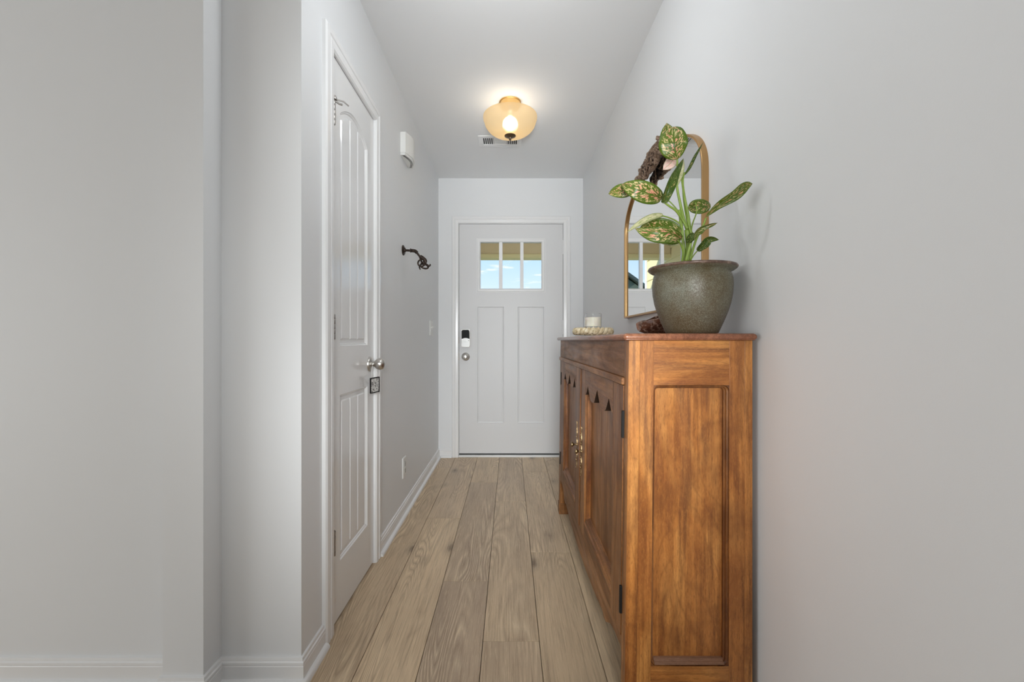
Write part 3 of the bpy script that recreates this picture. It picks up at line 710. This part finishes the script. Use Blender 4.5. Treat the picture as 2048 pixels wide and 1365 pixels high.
def door(y0, y1, hinge_y, knob_y, zp):
    dz0, dz1 = .238, .9035
    d = obj('door', BX(BXF+.021, BXF+.025, y0+.04, y1-.04, dz0+.03, dz1-.03), M_fz, sb); 
    for v in d.data.vertices: v.co.x -= .0125*(BZT-v.co.z)/BZT*(BXB-v.co.x)/(BXB-BXF)
    pa = lambda nm, bm, mt, bv=.001, sm=None: part(nm, bm, mt, d, bv, sm)
    ra, rb, rz0, rz1 = y0+.112, y1-.122, .292, .808
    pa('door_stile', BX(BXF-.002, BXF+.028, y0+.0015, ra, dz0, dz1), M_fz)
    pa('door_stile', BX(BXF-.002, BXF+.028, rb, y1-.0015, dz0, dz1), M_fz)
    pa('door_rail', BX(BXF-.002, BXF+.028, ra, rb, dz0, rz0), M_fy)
    # scalloped top rail
    yc = (ra+rb)/2; sp = (rb-ra)/2-.052; n = 90; lo_ = []
    for k in range(n+1):
        y = ra+(rb-ra)*k/n; z = rz1
        z += .044*cusp(y, yc, .050)+.040*cusp(y, yc-sp, .040)+.040*cusp(y, yc+sp, .040)
        for c_ in (yc-sp/2, yc+sp/2):
            q = abs(y-c_)/(sp/2-.034)
            if q < 1: z -= .012*(1-q*q)
        lo_.append((y, z))
    tr = pa('door_rail', PR(lo_+[(rb, dz1), (ra, dz1)], [], lambda a, b, dd: (BXF-dd, a, b), -.028, .002), M_fy, 0)
    tr.data.materials.append(M_hollow)                  # shade inside the scallop hollows, put into a near-black edge colour
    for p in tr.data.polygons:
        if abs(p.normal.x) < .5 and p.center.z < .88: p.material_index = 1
    # beads along the recess
    for yy in (ra, rb-.012):
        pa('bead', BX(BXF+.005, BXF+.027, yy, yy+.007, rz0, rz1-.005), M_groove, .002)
    bm = bmesh.new(); prism(bm, [(rz0-.004, .004), (rz0+.006, .002), (rz0+.010, -.002), (rz0+.020, -.004), (rz0+.026, -.016), (rz0+.030, -.027), (rz0-.004, -.027)], [], lambda a, b, dd: (BXF-b, dd, a), ra, rb)
    pa('lower_bead', bm, M_fy, .001)
    for z in (.335-.035, .80-.035):
        h = pa('hinge', BX(BXF-.006, BXF+.002, hinge_y-.0045, hinge_y+.0045, z, z+.072), M_black, .001)
    # knob and beaded backplate
    c = (BXF-.002, knob_y, zp)
    pa('knob', LA([(.011, 0), (.011, -.002), (.004, -.004), (.0035, -.012), (.006, -.016), (.0105, -.019), (.0115, -.023), (.009, -.027), (.002, -.029)], c, 'x', 28), M_brassknob, 0, 50)
    lp = []
    hh = .100
    for k in range(41):
        t = -1+2*k/40; lp.append((knob_y+(.0050+.0025*math.cos(t*PI*4))*(1-.75*abs(t)**3), zp+hh*t))
    lp += [(2*knob_y-a, b) for a, b in reversed(lp)]
    bp = pa('backplate', PR(lp, [], lambda a, b, dd: (BXF-dd, a, b), .002, .0045), M_brassknob, 0)
    for k in range(19):
        t = -1+2*k/18
        if abs(t) < .12: continue
        for s in ((-1, 1) if abs(t) < .75 else (0,)):
            bm = bmesh.new(); bmesh.ops.create_icosphere(bm, subdivisions=1, radius=.0018+.0010*(k % 3 == 0), matrix=Matrix.Translation((BXF-.0052, knob_y+s*.0045, zp+hh*t)))
            pa('stud', bm, M_brassknob, 0)
    return d
door(1.131, 1.8155, 1.129, 1.768, .562)
door(1.8175, 2.483, 2.485, 1.885, .562)
part('rebate_strip', BX(BXF-.0055, BXF-.0022, 1.798, 1.822, .240, .902), M_fz, bevel=.001)
# top board with rounded moulded edge
TX0, TX1, TY0, TY1, TZ0, TZ1 = .2876, .630, 1.075, 2.610, BZT, 1.042
bm = bmesh.new(); lp = rrect(TX0, TX1, TY0, TY1, .010, 4)
mpT = lambda a, b, d: (a, b, TZ0+d)
rg = steps(bm, lp, [(.014, 0), (.006, 0), (.0035, .002), (.0035, .0035), (.001, .0045), (0, .008), (.0005, .012), (.003, .0155), (.0085, .0178), (.012, .018)], mpT, fill=True)
bm.faces.new(list(reversed(rg[0])))
for v in bm.verts:
    if v.co.y < 1.5 or True: v.co.z += .0008*math.sin(v.co.y*9)
obj('top_board', bm, M_top, sb, smooth=50)

# ------------------------------------------------------------------ things on the sideboard
ZT = 1.0425
def glaze():
    m = NT('stoneware_glaze'); c = m.coords()
    a = m.noise(c, 400, 4, .65); b = m.noise(c, 9, 4, .6); d = m.noise(c, 60, 4, .7)
    col = m.ramp(b, [(.35, lin(96, 86, 62)), (.5, lin(114, 110, 92)), (.66, lin(126, 130, 118))])
    sp = m.n('ShaderNodeSeparateXYZ'); m.l(c, sp.inputs[0]); zz = m.math('ADD', sp.outputs['Z'], m.math('MULTIPLY', b, .12))
    col = m.mix(m.ramp(m.math('SUBTRACT', zz, 1.04), [(.09, g(.75)), (.19, g(0))]), col, lin(84, 66, 44))
    col = m.mix(m.ramp(a, [(.46, g(0)), (.58, g(.55))]), col, lin(70, 58, 38))
    col = m.mix(m.ramp(a, [(.38, g(.5)), (.46, g(0))]), col, lin(132, 134, 120))
    col = m.mix(m.ramp(d, [(.55, g(0)), (.68, g(.45))]), col, lin(84, 66, 40))
    m.l(col, m.b.inputs['Base Color']); m.set(Roughness=.33); m.l(m.ramp(a, [(.4, g(.28)), (.6, g(.48))]), m.b.inputs['Roughness'])
    m.bump(a, .35, .0012); return m.m
M_glaze = glaze()
m = NT('brown_rim_glaze'); c_ = m.coords(); m.l(m.ramp(m.noise(c_, 60, 5, .7), [(.35, lin(70, 52, 42)), (.6, lin(118, 94, 80)), (.75, lin(168, 156, 146))]), m.b.inputs['Base Color']); m.set(Roughness=.3); m.bump(m.noise(c_, 150, 3), .3, .001); M_rim = m.m
PX, PY = .5125, 1.2
def pot():
    root = thing('glazed_pot', (PX, PY, ZT), 'large round grey-green glazed stoneware plant pot on the sideboard top', 'plant pot')
    h = .188; R = .1165
    pf = [(.064, 0), (.069, .002), (.074, .014), (.083, .035), (.0925, .060), (.100, .085), (.1045, .110), (.1060, .132), (.1050, .150), (.1015, .164), (.0990, .168), (.1010, .171), (.1080, .174), (.1145, .1785), (.1160, .1800)]
    inner = [(.1150, .1815), (.092, .176), (.096, .130), (.090, .070), (.06, .02)]
    bm = bmesh.new(); lathe(bm, pf+inner, (PX, PY, ZT), 'z', 72); obj('pot_body', bm, M_glaze, root, smooth=60)
    rim = [(.1155, .1792), (.1172, .1815), (.1176, .1840), (.1160, .1868), (.1110, .1880), (.0990, .1860), (.093, .182), (.092, .176)]
    bm = bmesh.new(); lathe(bm, rim+[rim[0]], (PX, PY, ZT), 'z', 72, cap=False); bmesh.ops.remove_doubles(bm, verts=bm.verts, dist=1e-5); obj('pot_rim', bm, M_rim, root, smooth=60)
    m = NT('potting_soil'); m.l(m.ramp(m.noise(m.coords(), 140, 4), [(.4, (.012, .008, .005, 1)), (.7, (.06, .04, .025, 1))]), m.b.inputs['Base Color']); m.set(Roughness=.95)
    obj('soil', LA([(.0925, .145), (.0925, .157), (.05, .160), (.001, .161)], (PX, PY, ZT), 'z', 40), m.m, root, smooth=60)
pot()

def leaf_mat(name, green, dark, pale, pink, amount, margin=.80):
    m = NT(name); uv = m.n('ShaderNodeUVMap'); sep = m.n('ShaderNodeSeparateXYZ'); m.l(uv.outputs[0], sep.inputs[0])
    v = m.math('ABSOLUTE', m.math('SUBTRACT', m.math('MULTIPLY', sep.outputs['Y'], 2.0), 1.0)); u = sep.outputs['X']
    c = m.coords((1, 1, 1))
    # blotches stretched along side veins
    mp = m.n('ShaderNodeCombineXYZ'); m.l(m.math('SUBTRACT', m.math('MULTIPLY', u, 15.0), m.math('MULTIPLY', v, 3.5)), mp.inputs[0]); m.l(m.math('MULTIPLY', sep.outputs['Y'], 8.5), mp.inputs[1])
    oi = m.n('ShaderNodeObjectInfo'); m.l(m.math('MULTIPLY', oi.outputs['Random'], 31.0), mp.inputs[2])
    n = m.noise(mp.outputs[0], 1.15, 3, .6, .35)
    t = 1-amount
    mask = m.ramp(n, [(max(t-.03, 0), g(0)), (t+.02, g(1))])
    edge = m.ramp(v, [(margin-.08, g(1)), (margin+.06, g(0))]); mid = m.ramp(v, [(.035, g(0)), (.10, g(1))])
    mask = m.math('MULTIPLY', m.math('MULTIPLY', mask, edge), mid)
    pk = m.mix(m.math('MULTIPLY', m.ramp(m.noise(mp.outputs[0], .45, 2), [(.40, g(0)), (.54, g(1))]), m.ramp(v, [(.40, g(1)), (.72, g(.15))])), pale, pink)
    gr = m.mix(m.noise(c, 30, 3), green, dark)
    col = m.mix(mask, gr, pk)
    m.l(col, m.b.inputs['Base Color']); m.set(Roughness=.38); m.b.inputs['Subsurface Weight'].default_value = 0
    vein = m.noise(mp.outputs[0], .8, 2); m.bump(vein, .25, .0015)
    tr = m.n('ShaderNodeBsdfTranslucent'); m.l(col, tr.inputs[0]); mx = m.n('ShaderNodeMixShader'); mx.inputs[0].default_value = .22
    m.l(m.b.outputs[0], mx.inputs[1]); m.l(tr.outputs[0], mx.inputs[2]); m.l(mx.outputs[0], m.out.inputs[0]); return m.m
G1, G2 = lin(104, 130, 30), lin(58, 84, 16)
M_leafA = leaf_mat('leaf_pink_speckled', G1, G2, lin(214, 200, 142), lin(236, 164, 138), .465)
M_leafB = leaf_mat('leaf_cream_speckled', G1, G2, lin(206, 198, 140), lin(222, 170, 128), .44)
M_leafP = leaf_mat('leaf_blush', lin(216, 190, 160), lin(190, 170, 130), lin(246, 222, 210), lin(250, 208, 196), .62, .9)
M_leafU = leaf_mat('leaf_pale_underside', lin(170, 178, 120), lin(140, 152, 96), lin(212, 208, 170), lin(206, 200, 160), .55, .9)
M_leafG = leaf_mat('leaf_green', lin(84, 112, 36), lin(44, 70, 22), lin(190, 190, 120), lin(200, 170, 110), .40)
m = NT('petiole'); m.l(m.mix(m.noise(m.coords(), 25, 3), lin(104, 132, 40), lin(150, 170, 78)), m.b.inputs['Base Color']); m.set(Roughness=.4); M_stem = m.m

plant = thing('potted_plant', (PX, PY, ZT+.16), 'speckled pink and green dumb cane plant growing in the grey-green pot', 'plant')
CAMP = Vector((0, 0, H))
def leaf(mid, wl, wr, mat, fold=.25, roll=0.0, curl=.0, peak=.45, tip=1.0, wav=.0, label=None, blunt=0):
    """mid = list of (px,py,Y) from base to tip; wl/wr half widths in metres"""
    pts = smooth_pts([P(*p) for p in mid], 6); n = len(pts)-1
    bm = bmesh.new(); uvl = bm.loops.layers.uv.new('UVMap'); rows = []; K = 5
    ref = None
    for i, p in enumerate(pts):
        t = i/n; tan = (pts[min(i+1, n)]-pts[max(i-1, 0)]).normalized()
        view = (CAMP-p).normalized()
        side = tan.cross(view).normalized(); nrm = side.cross(tan).normalized()
        q = Matrix.Rotation(roll, 3, tan); side = q @ side; nrm = q @ nrm
        # leaf outline: full near the base, drawn to a point at the tip
        w = math.sin(PI*min(max(t, 0), 1)**(math.log(.5)/math.log(peak)))
        w = max(w, 0)**(.62 if t < peak or blunt else .62+.38*(t-peak)/(1-peak))
        if t > .85: w *= (1-((t-.85)/.15)**2*.35)
        row = []
        for k in range(-K, K+1):
            s = k/K; ww = (wr if s > 0 else wl)*w
            off = side*(s*ww)*math.cos(fold*abs(s)) + nrm*(abs(s)*ww*math.sin(fold)+curl*abs(s)**2*ww)
            off += nrm*wav*ww*math.sin(t*14+s*2)*abs(s)
            row.append(bm.verts.new(p+off))
        rows.append(row)
    for i in range(n):
        for k in range(2*K):
            try: f = bm.faces.new((rows[i][k], rows[i][k+1], rows[i+1][k+1], rows[i+1][k]))
            except ValueError: continue
            for lp, (a, b) in zip(f.loops, ((i, k), (i, k+1), (i+1, k+1), (i+1, k))): lp[uvl].uv = (a/n, b/(2*K))
    me_bm = bm
    o = obj('leaf', me_bm, mat, plant, smooth=180)
    s = o.modifiers.new('solid', 'SOLIDIFY'); s.thickness = .0007
    if label: o['label'] = label
    return o
def stem(pts, r0, r1=None, n=9, name='petiole'):
    bm = bmesh.new(); tube(bm, smooth_pts([P(*p) for p in pts], 6), [r0, r1 or r0], n); return obj(name, bm, M_stem, plant, smooth=180)
px = 1/708.0      # one pixel in metres at the plant's depth
B = 1.2
# stems
stem([(1377, 523, B), (1377, 490, B), (1374, 460, B)], .0085, .0075, 12, 'main_stem')
stem([(1370, 523, B+.01), (1366, 480, B), (1362, 445, B), (1359, 420, B)], .0045, .0045, name='main_stem')
stem([(1378, 470, B), (1368, 440, B), (1360, 405, B), (1354, 372, B-.01), (1355, 330, B-.015), (1353, 312, B-.02)], .0048, .0022)
stem([(1381, 468, B+.005), (1376, 430, B), (1369, 395, B), (1362, 350, B+.02), (1351, 325, B+.03), (1345, 305, B+.03)], .0045, .0020)
stem([(1384, 470, B+.005), (1376, 445, B), (1368, 400, B+.01), (1366, 362, B+.01), (1369, 345, B+.01)], .0042, .0020)
stem([(1375, 458, B-.01), (1365, 440, B-.01), (1352, 422, B-.02), (1338, 412, B-.03), (1326, 403, B-.03)], .0038, .0026)
stem([(1368, 445, B+.01), (1358, 425, B+.02), (1344, 408, B+.02), (1331, 397, B+.02), (1318, 392, B+.02)], .0020, .0016)
stem([(1366, 452, B), (1350, 441, B), (1336, 435, B-.01), (1325, 432, B-.02)], .0026, .0018)
stem([(1364, 523, B-.01), (1366, 505, B-.02), (1362, 490, B-.03), (1355, 480, B-.04)], .0026, .0022)
stem([(1383, 470, B-.01), (1378, 452, B-.01), (1380, 462, B-.01)], .003)
stem([(1379, 500, B+.01), (1384, 453, B-.01), (1393, 425, B-.035), (1391, 406, B-.032)], .0020, .0015)
stem([(1380, 520, B-.01), (1392, 480, B-.03), (1405, 455, B-.05), (1412, 436, B-.06)], .0036, .0024)
stem([(1372, 522, B-.02), (1378, 500, B-.03), (1383, 482, B-.035)], .0045, .003)
stem([(1380, 523, B-.01), (1388, 510, B-.02), (1396, 501, B-.03)], .0018, .0015)
# leaves (base -> tip)
leaf([(1345, 312, B+.03), (1338, 285, B+.03), (1333.5, 246, B+.03)], 20*px, 20*px, M_leafA, .15, 0.2)
leaf([(1354, 319, B-.02), (1350, 300, B-.035), (1348, 280, B-.04), (1346, 254, B-.02)], 29*px, 25*px, M_leafA, .18, 0, peak=.55, wav=.05, blunt=1)
leaf([(1349, 316, B+.02), (1341, 327, B+.03), (1326, 340, B+.03)], 12*px, 12*px, M_leafP, .1, .3, label='blush pink leaf')
leaf([(1326, 407, B-.03), (1337, 378, B-.05), (1351, 347, B-.04), (1367, 317, B-.01)], 14*px, 12*px, M_leafG, .75, .35, peak=.35, wav=.08)
leaf([(1352, 372, B+.01), (1356, 355, B+.01), (1362, 335, B+.01), (1367, 318, B-.01)], 9*px, 8*px, M_leafU, .3, .2)
leaf([(1266, 383, B+.01), (1242, 382, B+.02), (1216.5, 388, B+.01)], 14*px, 14*px, M_leafA, .12, 0)
leaf([(1324, 397, B-.02), (1298, 388, B-.05), (1270, 378, B-.06), (1243, 369, B-.03)], 20*px, 20*px, M_leafA, .15, 0, peak=.45, wav=.03)
leaf([(1327, 432, B-.01), (1305, 438, B-.02), (1280, 450, B-.02), (1254, 465, B-.02)], 11*px, 11*px, M_leafU, .9, .5)
leaf([(1363, 468, B-.0), (1335, 462, B+.01), (1300, 456, B+.01), (1278, 458, B-.02)], 8*px, 23*px, M_leafB, .25, 0, wav=.03)
leaf([(1364, 478, B-.03), (1338, 466, B-.07), (1305, 465, B-.07), (1270, 457, B-.04)], 21*px, 11*px, M_leafA, .25, 0, wav=.06, peak=.42)
leaf([(1358, 486, B-.02), (1335, 482, B-.04), (1306, 478, B-.04)], 9*px, 5*px, M_leafU, .2, .2)
leaf([(1421, 412, B-.01), (1408, 414, B-.02), (1391, 414, B-.02), (1376, 417, B-.0)], 14*px, 15*px, M_leafB, .25, 0, peak=.55)
leaf([(1411, 434, B-.06), (1438, 410, B-.09), (1470, 390, B-.12), (1490, 372, B-.135), (1505, 367.5, B-.14)], 9*px, 13*px, M_leafB, .55, -.1, peak=.56, wav=.06)
leaf([(1383, 482, B-.035), (1393, 464, B-.05), (1412, 452, B-.06), (1435, 446, B-.07)], 8*px, 9*px, M_leafB, .8, .5, wav=.25)
leaf([(1395, 502, B-.03), (1408, 490, B-.05), (1420, 479, B-.06), (1438, 480, B-.07)], 10*px, 9*px, M_leafG, .6, .2, wav=.2)
leaf([(1366, 352, B+.01), (1376, 336, B+.02), (1388, 312, B+.03), (1406, 285, B+.05)], 5*px, 6*px, M_leafG, .9, .7, peak=.5)
leaf([(1378, 486, B-.04), (1381, 475, B-.05), (1388, 466, B-.055)], 10*px, 8*px, M_leafG, .7, .2)

# candle on its rope-edged stand
CX, CY = .402, 2.06
m = NT('bleached_wood'); m.l(m.ramp(m.noise(m.coords(), 70, 4, .6), [(.35, lin(172, 150, 112)), (.55, lin(214, 200, 168)), (.7, lin(232, 222, 198))]), m.b.inputs['Base Color']); m.set(Roughness=.55); m.bump(m.noise(m.coords(), 160, 3), .3, .001); M_rope = m.m
def candle_stand():
    root = thing('rope_trivet', (CX, CY, ZT), 'round cream twisted-rope stand under the glass candle', 'stand')
    R = .078; rt = .0235
    for k in range(24):
        bm = bmesh.new(); pts = []
        t0 = 2*PI*k/24
        for s in range(9):
            u = -1+s/4.0; th = t0+u*.20; ph = u*1.75
            rr = R+rt*.42*math.cos(ph); z = rt*.98+.0015+rt*.50*math.sin(ph)
            pts.append((CX+rr*math.cos(th), CY+rr*math.sin(th), ZT+z))
        tube(bm, pts, [.0035, .0075, .0100, .0115, .0120, .0115, .0100, .0075, .0035], 8)
        obj('rope_strand', bm, M_rope, root, smooth=60)
    bm = LA([(.078, .006), (.078, .038), (.070, .0405), (.001, .0405)], (CX, CY, ZT), 'z', 40); obj('disc', bm, M_rope, root, smooth=50)
candle_stand()
def candle():
    z0 = ZT+.0410; R = .041
    root = thing('jar_candle', (CX, CY, z0), 'white candle in a clear glass jar on the rope stand', 'candle')
    bm = LA([(.036, 0), (R, .004), (R, .0685), (R-.0006, .0692), (R-.0012, .0692), (R-.0016, .0685), (R-.0016, .006), (.034, .0045)], (CX, CY, z0), 'z', 48); obj('glass_jar', bm, M_jar, root, smooth=40)
    m = NT('candle_wax'); m.set(Base_Color=(.88, .83, .72, 1), Roughness=.5); m.b.inputs['Subsurface Weight'].default_value = .3; m.b.inputs['Subsurface Radius'].default_value = (.01, .008, .006)
    obj('wax', LA([(.0335, .0052), (.0388, .007), (.0388, .050), (.0375, .0515), (.001, .0512)], (CX, CY, z0), 'z', 40), m.m, root, smooth=50)
    bm = bmesh.new(); tube(bm, [(CX, CY, z0+.05), (CX+.001, CY, z0+.062)], .0009, 6); obj('wick', bm, M_dark, root)
candle()

# dark wooden trough bowl behind the pot
def log_bowl():
    m = NT('bark_brown_wood'); c = m.coords(); n = m.noise(c, 70, 5, .7); b2 = m.noise(c, 16, 3)
    col = m.mix(m.ramp(b2, [(.4, g(0)), (.62, g(1))]), lin(122, 82, 62), lin(84, 50, 36)); col = m.mix(m.ramp(n, [(.52, g(0)), (.66, g(.9))]), col, lin(206, 178, 160))
    m.l(col, m.b.inputs['Base Color']); m.set(Roughness=.35); m.bump(n, .5, .003)
    YB = 1.50; root = thing('wooden_bowl', P(1312, 664, YB)*1, 'dark rough-edged wooden trough bowl lying behind the plant pot', 'bowl')
    root.location.z = ZT
    bm = bmesh.new(); L_ = .165; n_ = 18; K = 12; rows_o = []; rows_i = []
    x0 = (1278-VX)/F*YB
    for i in range(n_+1):
        t = i/n_; sx = x0+L_*t
        e = math.sin(PI*min(max(.07+t*.86, 0), 1))**.5
        cy = YB+.01*math.sin(t*3); ro = .034*e+.012; base = ZT+.0015+.030*(1-e)**1.5
        ro_, ri_ = [], []
        for k in range(K+1):
            a = PI+PI*k/K          # from front rim, under, to back rim
            wob = 1+.07*math.sin(5*a+t*9)
            rimlift = (.040+.032*min(t*1.6, 1)**.8)-.020*(1-e)+.002*math.sin(t*17+k)
            y = cy+ro*1.35*math.cos(a)*wob; z = base+rimlift*(1+math.sin(a))*1.0
            z = base+rimlift*(1-abs(math.sin(a))**1.6)
            ro_.append(bm.verts.new((sx, y, z)))
            yi = cy+(ro*1.35-.008)*math.cos(a)*wob; zi = base+.009+(rimlift-.008)*(1-abs(math.sin(a))**1.6)
            ri_.append(bm.verts.new((sx+.006*(1-2*t), yi, zi)))
        rows_o.append(ro_); rows_i.append(ri_)
    for R_ in (rows_o, rows_i):
        for a, b in zip(R_, R_[1:]):
            for k in range(K): bm.faces.new((a[k], a[k+1], b[k+1], b[k]))
    for i in range(n_):
        bm.faces.new((rows_o[i][0], rows_o[i+1][0], rows_i[i+1][0], rows_i[i][0])); bm.faces.new((rows_o[i][K], rows_i[i][K], rows_i[i+1][K], rows_o[i+1][K]))
    for i in (0, n_):
        for k in range(K): bm.faces.new((rows_o[i][k], rows_o[i][k+1], rows_i[i][k+1], rows_i[i][k]))
    obj('bowl_shell', bm, m.m, root, smooth=70)
log_bowl()

# ------------------------------------------------------------------ mirror
def mirror():
    y0, y1, zb = 1.365, 2.300, 1.143; a = (y1-y0)/2; yc = (y0+y1)/2; z0 = H+.55; b = .232; n = 2.3
    def arch(ins=0):
        A, Bb = a-ins, b-ins; pts = [(yc-A, zb+ins), (yc+A, zb+ins)]
        for k in range(0, 49):
            th = PI*k/48; c, s = math.cos(th), math.sin(th)
            pts.append((yc+A*(abs(c)**(2/n))*(1 if c > 0 else -1), z0+Bb*abs(s)**(2/n)))
        return pts
    root = thing('arched_mirror', (XR, yc, zb), 'large arched wall mirror in a thin gold frame on the right wall', 'mirror')
    mp = lambda aa, bb, d: (XR-d, aa, bb)
    W = .008
    bm = bmesh.new(); O = arch(0); I = arch(W); I2 = arch(W+.003)
    ringv = [[bm.verts.new(mp(*p, d)) for p in L_] for L_, d in ((O, .0005), (O, .021), (arch(.001), .022), (arch(W-.001), .022), (I, .021), (I2, .010), (I2, .0005))]
    for r1, r2 in zip(ringv, ringv[1:]+ringv[:1]):
        for i in range(len(O)):
            j = (i+1) % len(O); bm.faces.new((r1[i], r1[j], r2[j], r2[i]))
    obj('frame', bm, M_gold, root, smooth=35)
    bm = bmesh.new(); prism(bm, arch(W+.0025), [], mp, .006, .0115); obj('mirror_glass', bm, M_mirror, root)
mirror()
def crest():
    m = NT('carved_grey_driftwood'); c = m.coords((1, 1, 1)); n = m.noise(c, 60, 5, .65, 1.5)
    m.l(m.ramp(n, [(.30, lin(60, 42, 34)), (.45, lin(118, 94, 76)), (.60, lin(158, 134, 112)), (.75, lin(190, 170, 148))]), m.b.inputs['Base Color']); m.set(Roughness=.65); m.bump(n, .9, .004)
    x = XR-.042
    root = thing('carved_crest', (x, 1.93, H+.75), 'gnarled carved dark wooden crest along the top of the arched mirror', 'ornament')
    def qp(pxx_, py_, X):            # point on the vertical plane X
        Y = F*X/(pxx_-VX); return Vector((X, Y, H+(VY-py_)/F*Y))
    rnd = random.Random(3)
    # body: dark core overgrown by carved strands that run along it
    md = NT('dark_driftwood_core'); md.l(md.ramp(md.noise(md.coords(), 90, 4), [(.4, lin(34, 22, 18)), (.7, lin(72, 54, 44))]), md.b.inputs['Base Color']); md.set(Roughness=.8)
    A = Vector((x, 1.96, H+.740)); Bp = Vector((x, 1.636, H+.773))
    up = Vector((0, 0, 1)); ax = (Bp-A)
    def env(t): return .62+.38*math.sin(PI*min(max(t*.9+.08, 0), 1))-.18*math.exp(-((t-.14)/.05)**2)
    bm = bmesh.new()
    tube(bm, [A.lerp(Bp, i/24) for i in range(25)], [.030*env(i/24) for i in range(25)], 14)
    for v in bm.verts: v.co.x = x+(v.co.x-x)*.6; v.co += noise.noise_vector(v.co*45)*.007
    obj('carved_core', bm, md.m, root, smooth=60)
    for k in range(78):
        ph = 2*PI*k/78*5+rnd.uniform(-.2, .2); t0 = rnd.uniform(-.02, .82); ln = rnd.uniform(.16, .34); bow = rnd.uniform(-.5, .5); p_ = []; rr_ = []
        R = rnd.uniform(.030, .037)
        for s_ in range(11):
            u = s_/10; t = min(t0+ln*u, 1.02); a_ = ph+bow*math.sin(PI*u)+.35*math.sin(8*u+k)
            c0 = A.lerp(Bp, t); e = env(t)*(R+.004*math.sin(PI*u))
            p_.append(c0+Vector((-abs(math.cos(a_))*e*.50*(1 if k % 5 else -1), 0, math.sin(a_)*e*1.12)))
            rr_.append(.0014+.0026*math.sin(PI*u)**.7)
        bm = bmesh.new(); tube(bm, p_, rr_, 6); obj('carved_strand', bm, m.m, root, smooth=60)
    for t, dz, r in ((.0, .004, .016), (.03, -.022, .013), (.80, .044, .009), (.93, -.036, .012), (.55, -.040, .011), (.75, -.042, .013), (.3, -.034, .011), (.45, .040, .009), (.12, .024, .012)):
        c0 = A.lerp(Bp, t)+Vector((-.006, 0, dz)); bm = bmesh.new(); bmesh.ops.create_icosphere(bm, subdivisions=2, radius=r, matrix=Matrix.Translation(c0))
        for v in bm.verts: v.co += noise.noise_vector(v.co*90)*.004
        obj('carved_knob', bm, m.m, root, smooth=60)
crest()

# ------------------------------------------------------------------ outside, seen through the door window and in the mirror
M_siding = paint('yellow_siding', lin(234, 222, 172), .6, .05, 60)
M_beam = paint('tan_fascia', lin(226, 206, 168), .6, .05, 60)
tag(obj('porch_ceiling', BX(-1.4, 3.2, YF+.14, 6.7, 2.75, 2.80), M_beam), 'tan porch ceiling outside the front door', 'porch ceiling', kind='structure')
bmz = tag(obj('porch_beam', BX(-1.2, 3.2, 6.50, 6.68, 2.34, 2.75), M_beam), 'tan porch beam seen through the top of the door window', 'beam', kind='structure')
obj('beam_trim', BX(-1.2, 3.2, 6.485, 6.70, 2.285, 2.34), M_siding, bmz)
sw = tag(obj('porch_wall', BX(-1.6, -1.22, YF+.14, 7.70, -.2, 3.4), M_siding), 'yellow clapboard porch wall seen reflected in the mirror', 'wall', kind='structure')
for k in range(18):
    z = .1+k*.18
    bm = bmesh.new(); prism(bm, [(z, 0), (z, .022), (z+.181, .006), (z+.181, 0)], [], lambda a, b, d: (-1.22+b, d, a), YF+.15, 7.62); obj('clapboard', bm, M_siding, sw)
obj('corner_board', BX(-1.225, -1.190, 7.62, 7.71, -.2, 3.4), M_trim, sw)
tag(obj('porch_floor', BX(-1.6, 3.2, YF+.14, 8.0, -.25, -.12), paint('porch_concrete', g(.45), .8)), 'grey concrete porch floor outside', 'floor', kind='structure')
mg = NT('lawn'); mg.l(mg.ramp(mg.noise(mg.coords(), 3, 4), [(.4, (.05, .10, .02, 1)), (.6, (.10, .16, .04, 1))]), mg.b.inputs['Base Color']); mg.set(Roughness=.9)
tag(obj('ground', BX(-60, 60, 8.0, 90, -.5, -.3), mg.m), 'green lawn in front of the house', 'lawn', kind='structure')
def house():
    root = thing('neighbour_house', (-6.5, 32, -.3), 'distant house with dark gabled roof reflected in the mirror', 'house')
    ms = simple('dark_shingle', lin(78, 88, 84), .8).m
    bm = PR([(-9.2, -.3), (-3.8, -.3), (-3.8, 3.9), (-6.5, 5.75), (-9.2, 3.9)], [], lambda a, b, d: (a, 30+d, b), 0, 6); obj('walls', bm, simple('green_grey_siding', lin(112, 126, 116), .7).m, root)
    bm = PR([(-9.8, 3.55), (-6.5, 5.85), (-3.2, 3.55), (-3.2, 3.75), (-6.5, 6.10), (-9.8, 3.75)], [], lambda a, b, d: (a, 30+d, b), -.5, 6.5); obj('roof', bm, ms, root)
    for xx in (-7.6, -5.6):
        w = obj('window', BX(xx, xx+1.0, 29.93, 30.05, 1.0, 2.4), M_trim, root); obj('pane', BX(xx+.1, xx+.9, 29.90, 29.94, 1.1, 2.3), M_dark, w)
house()
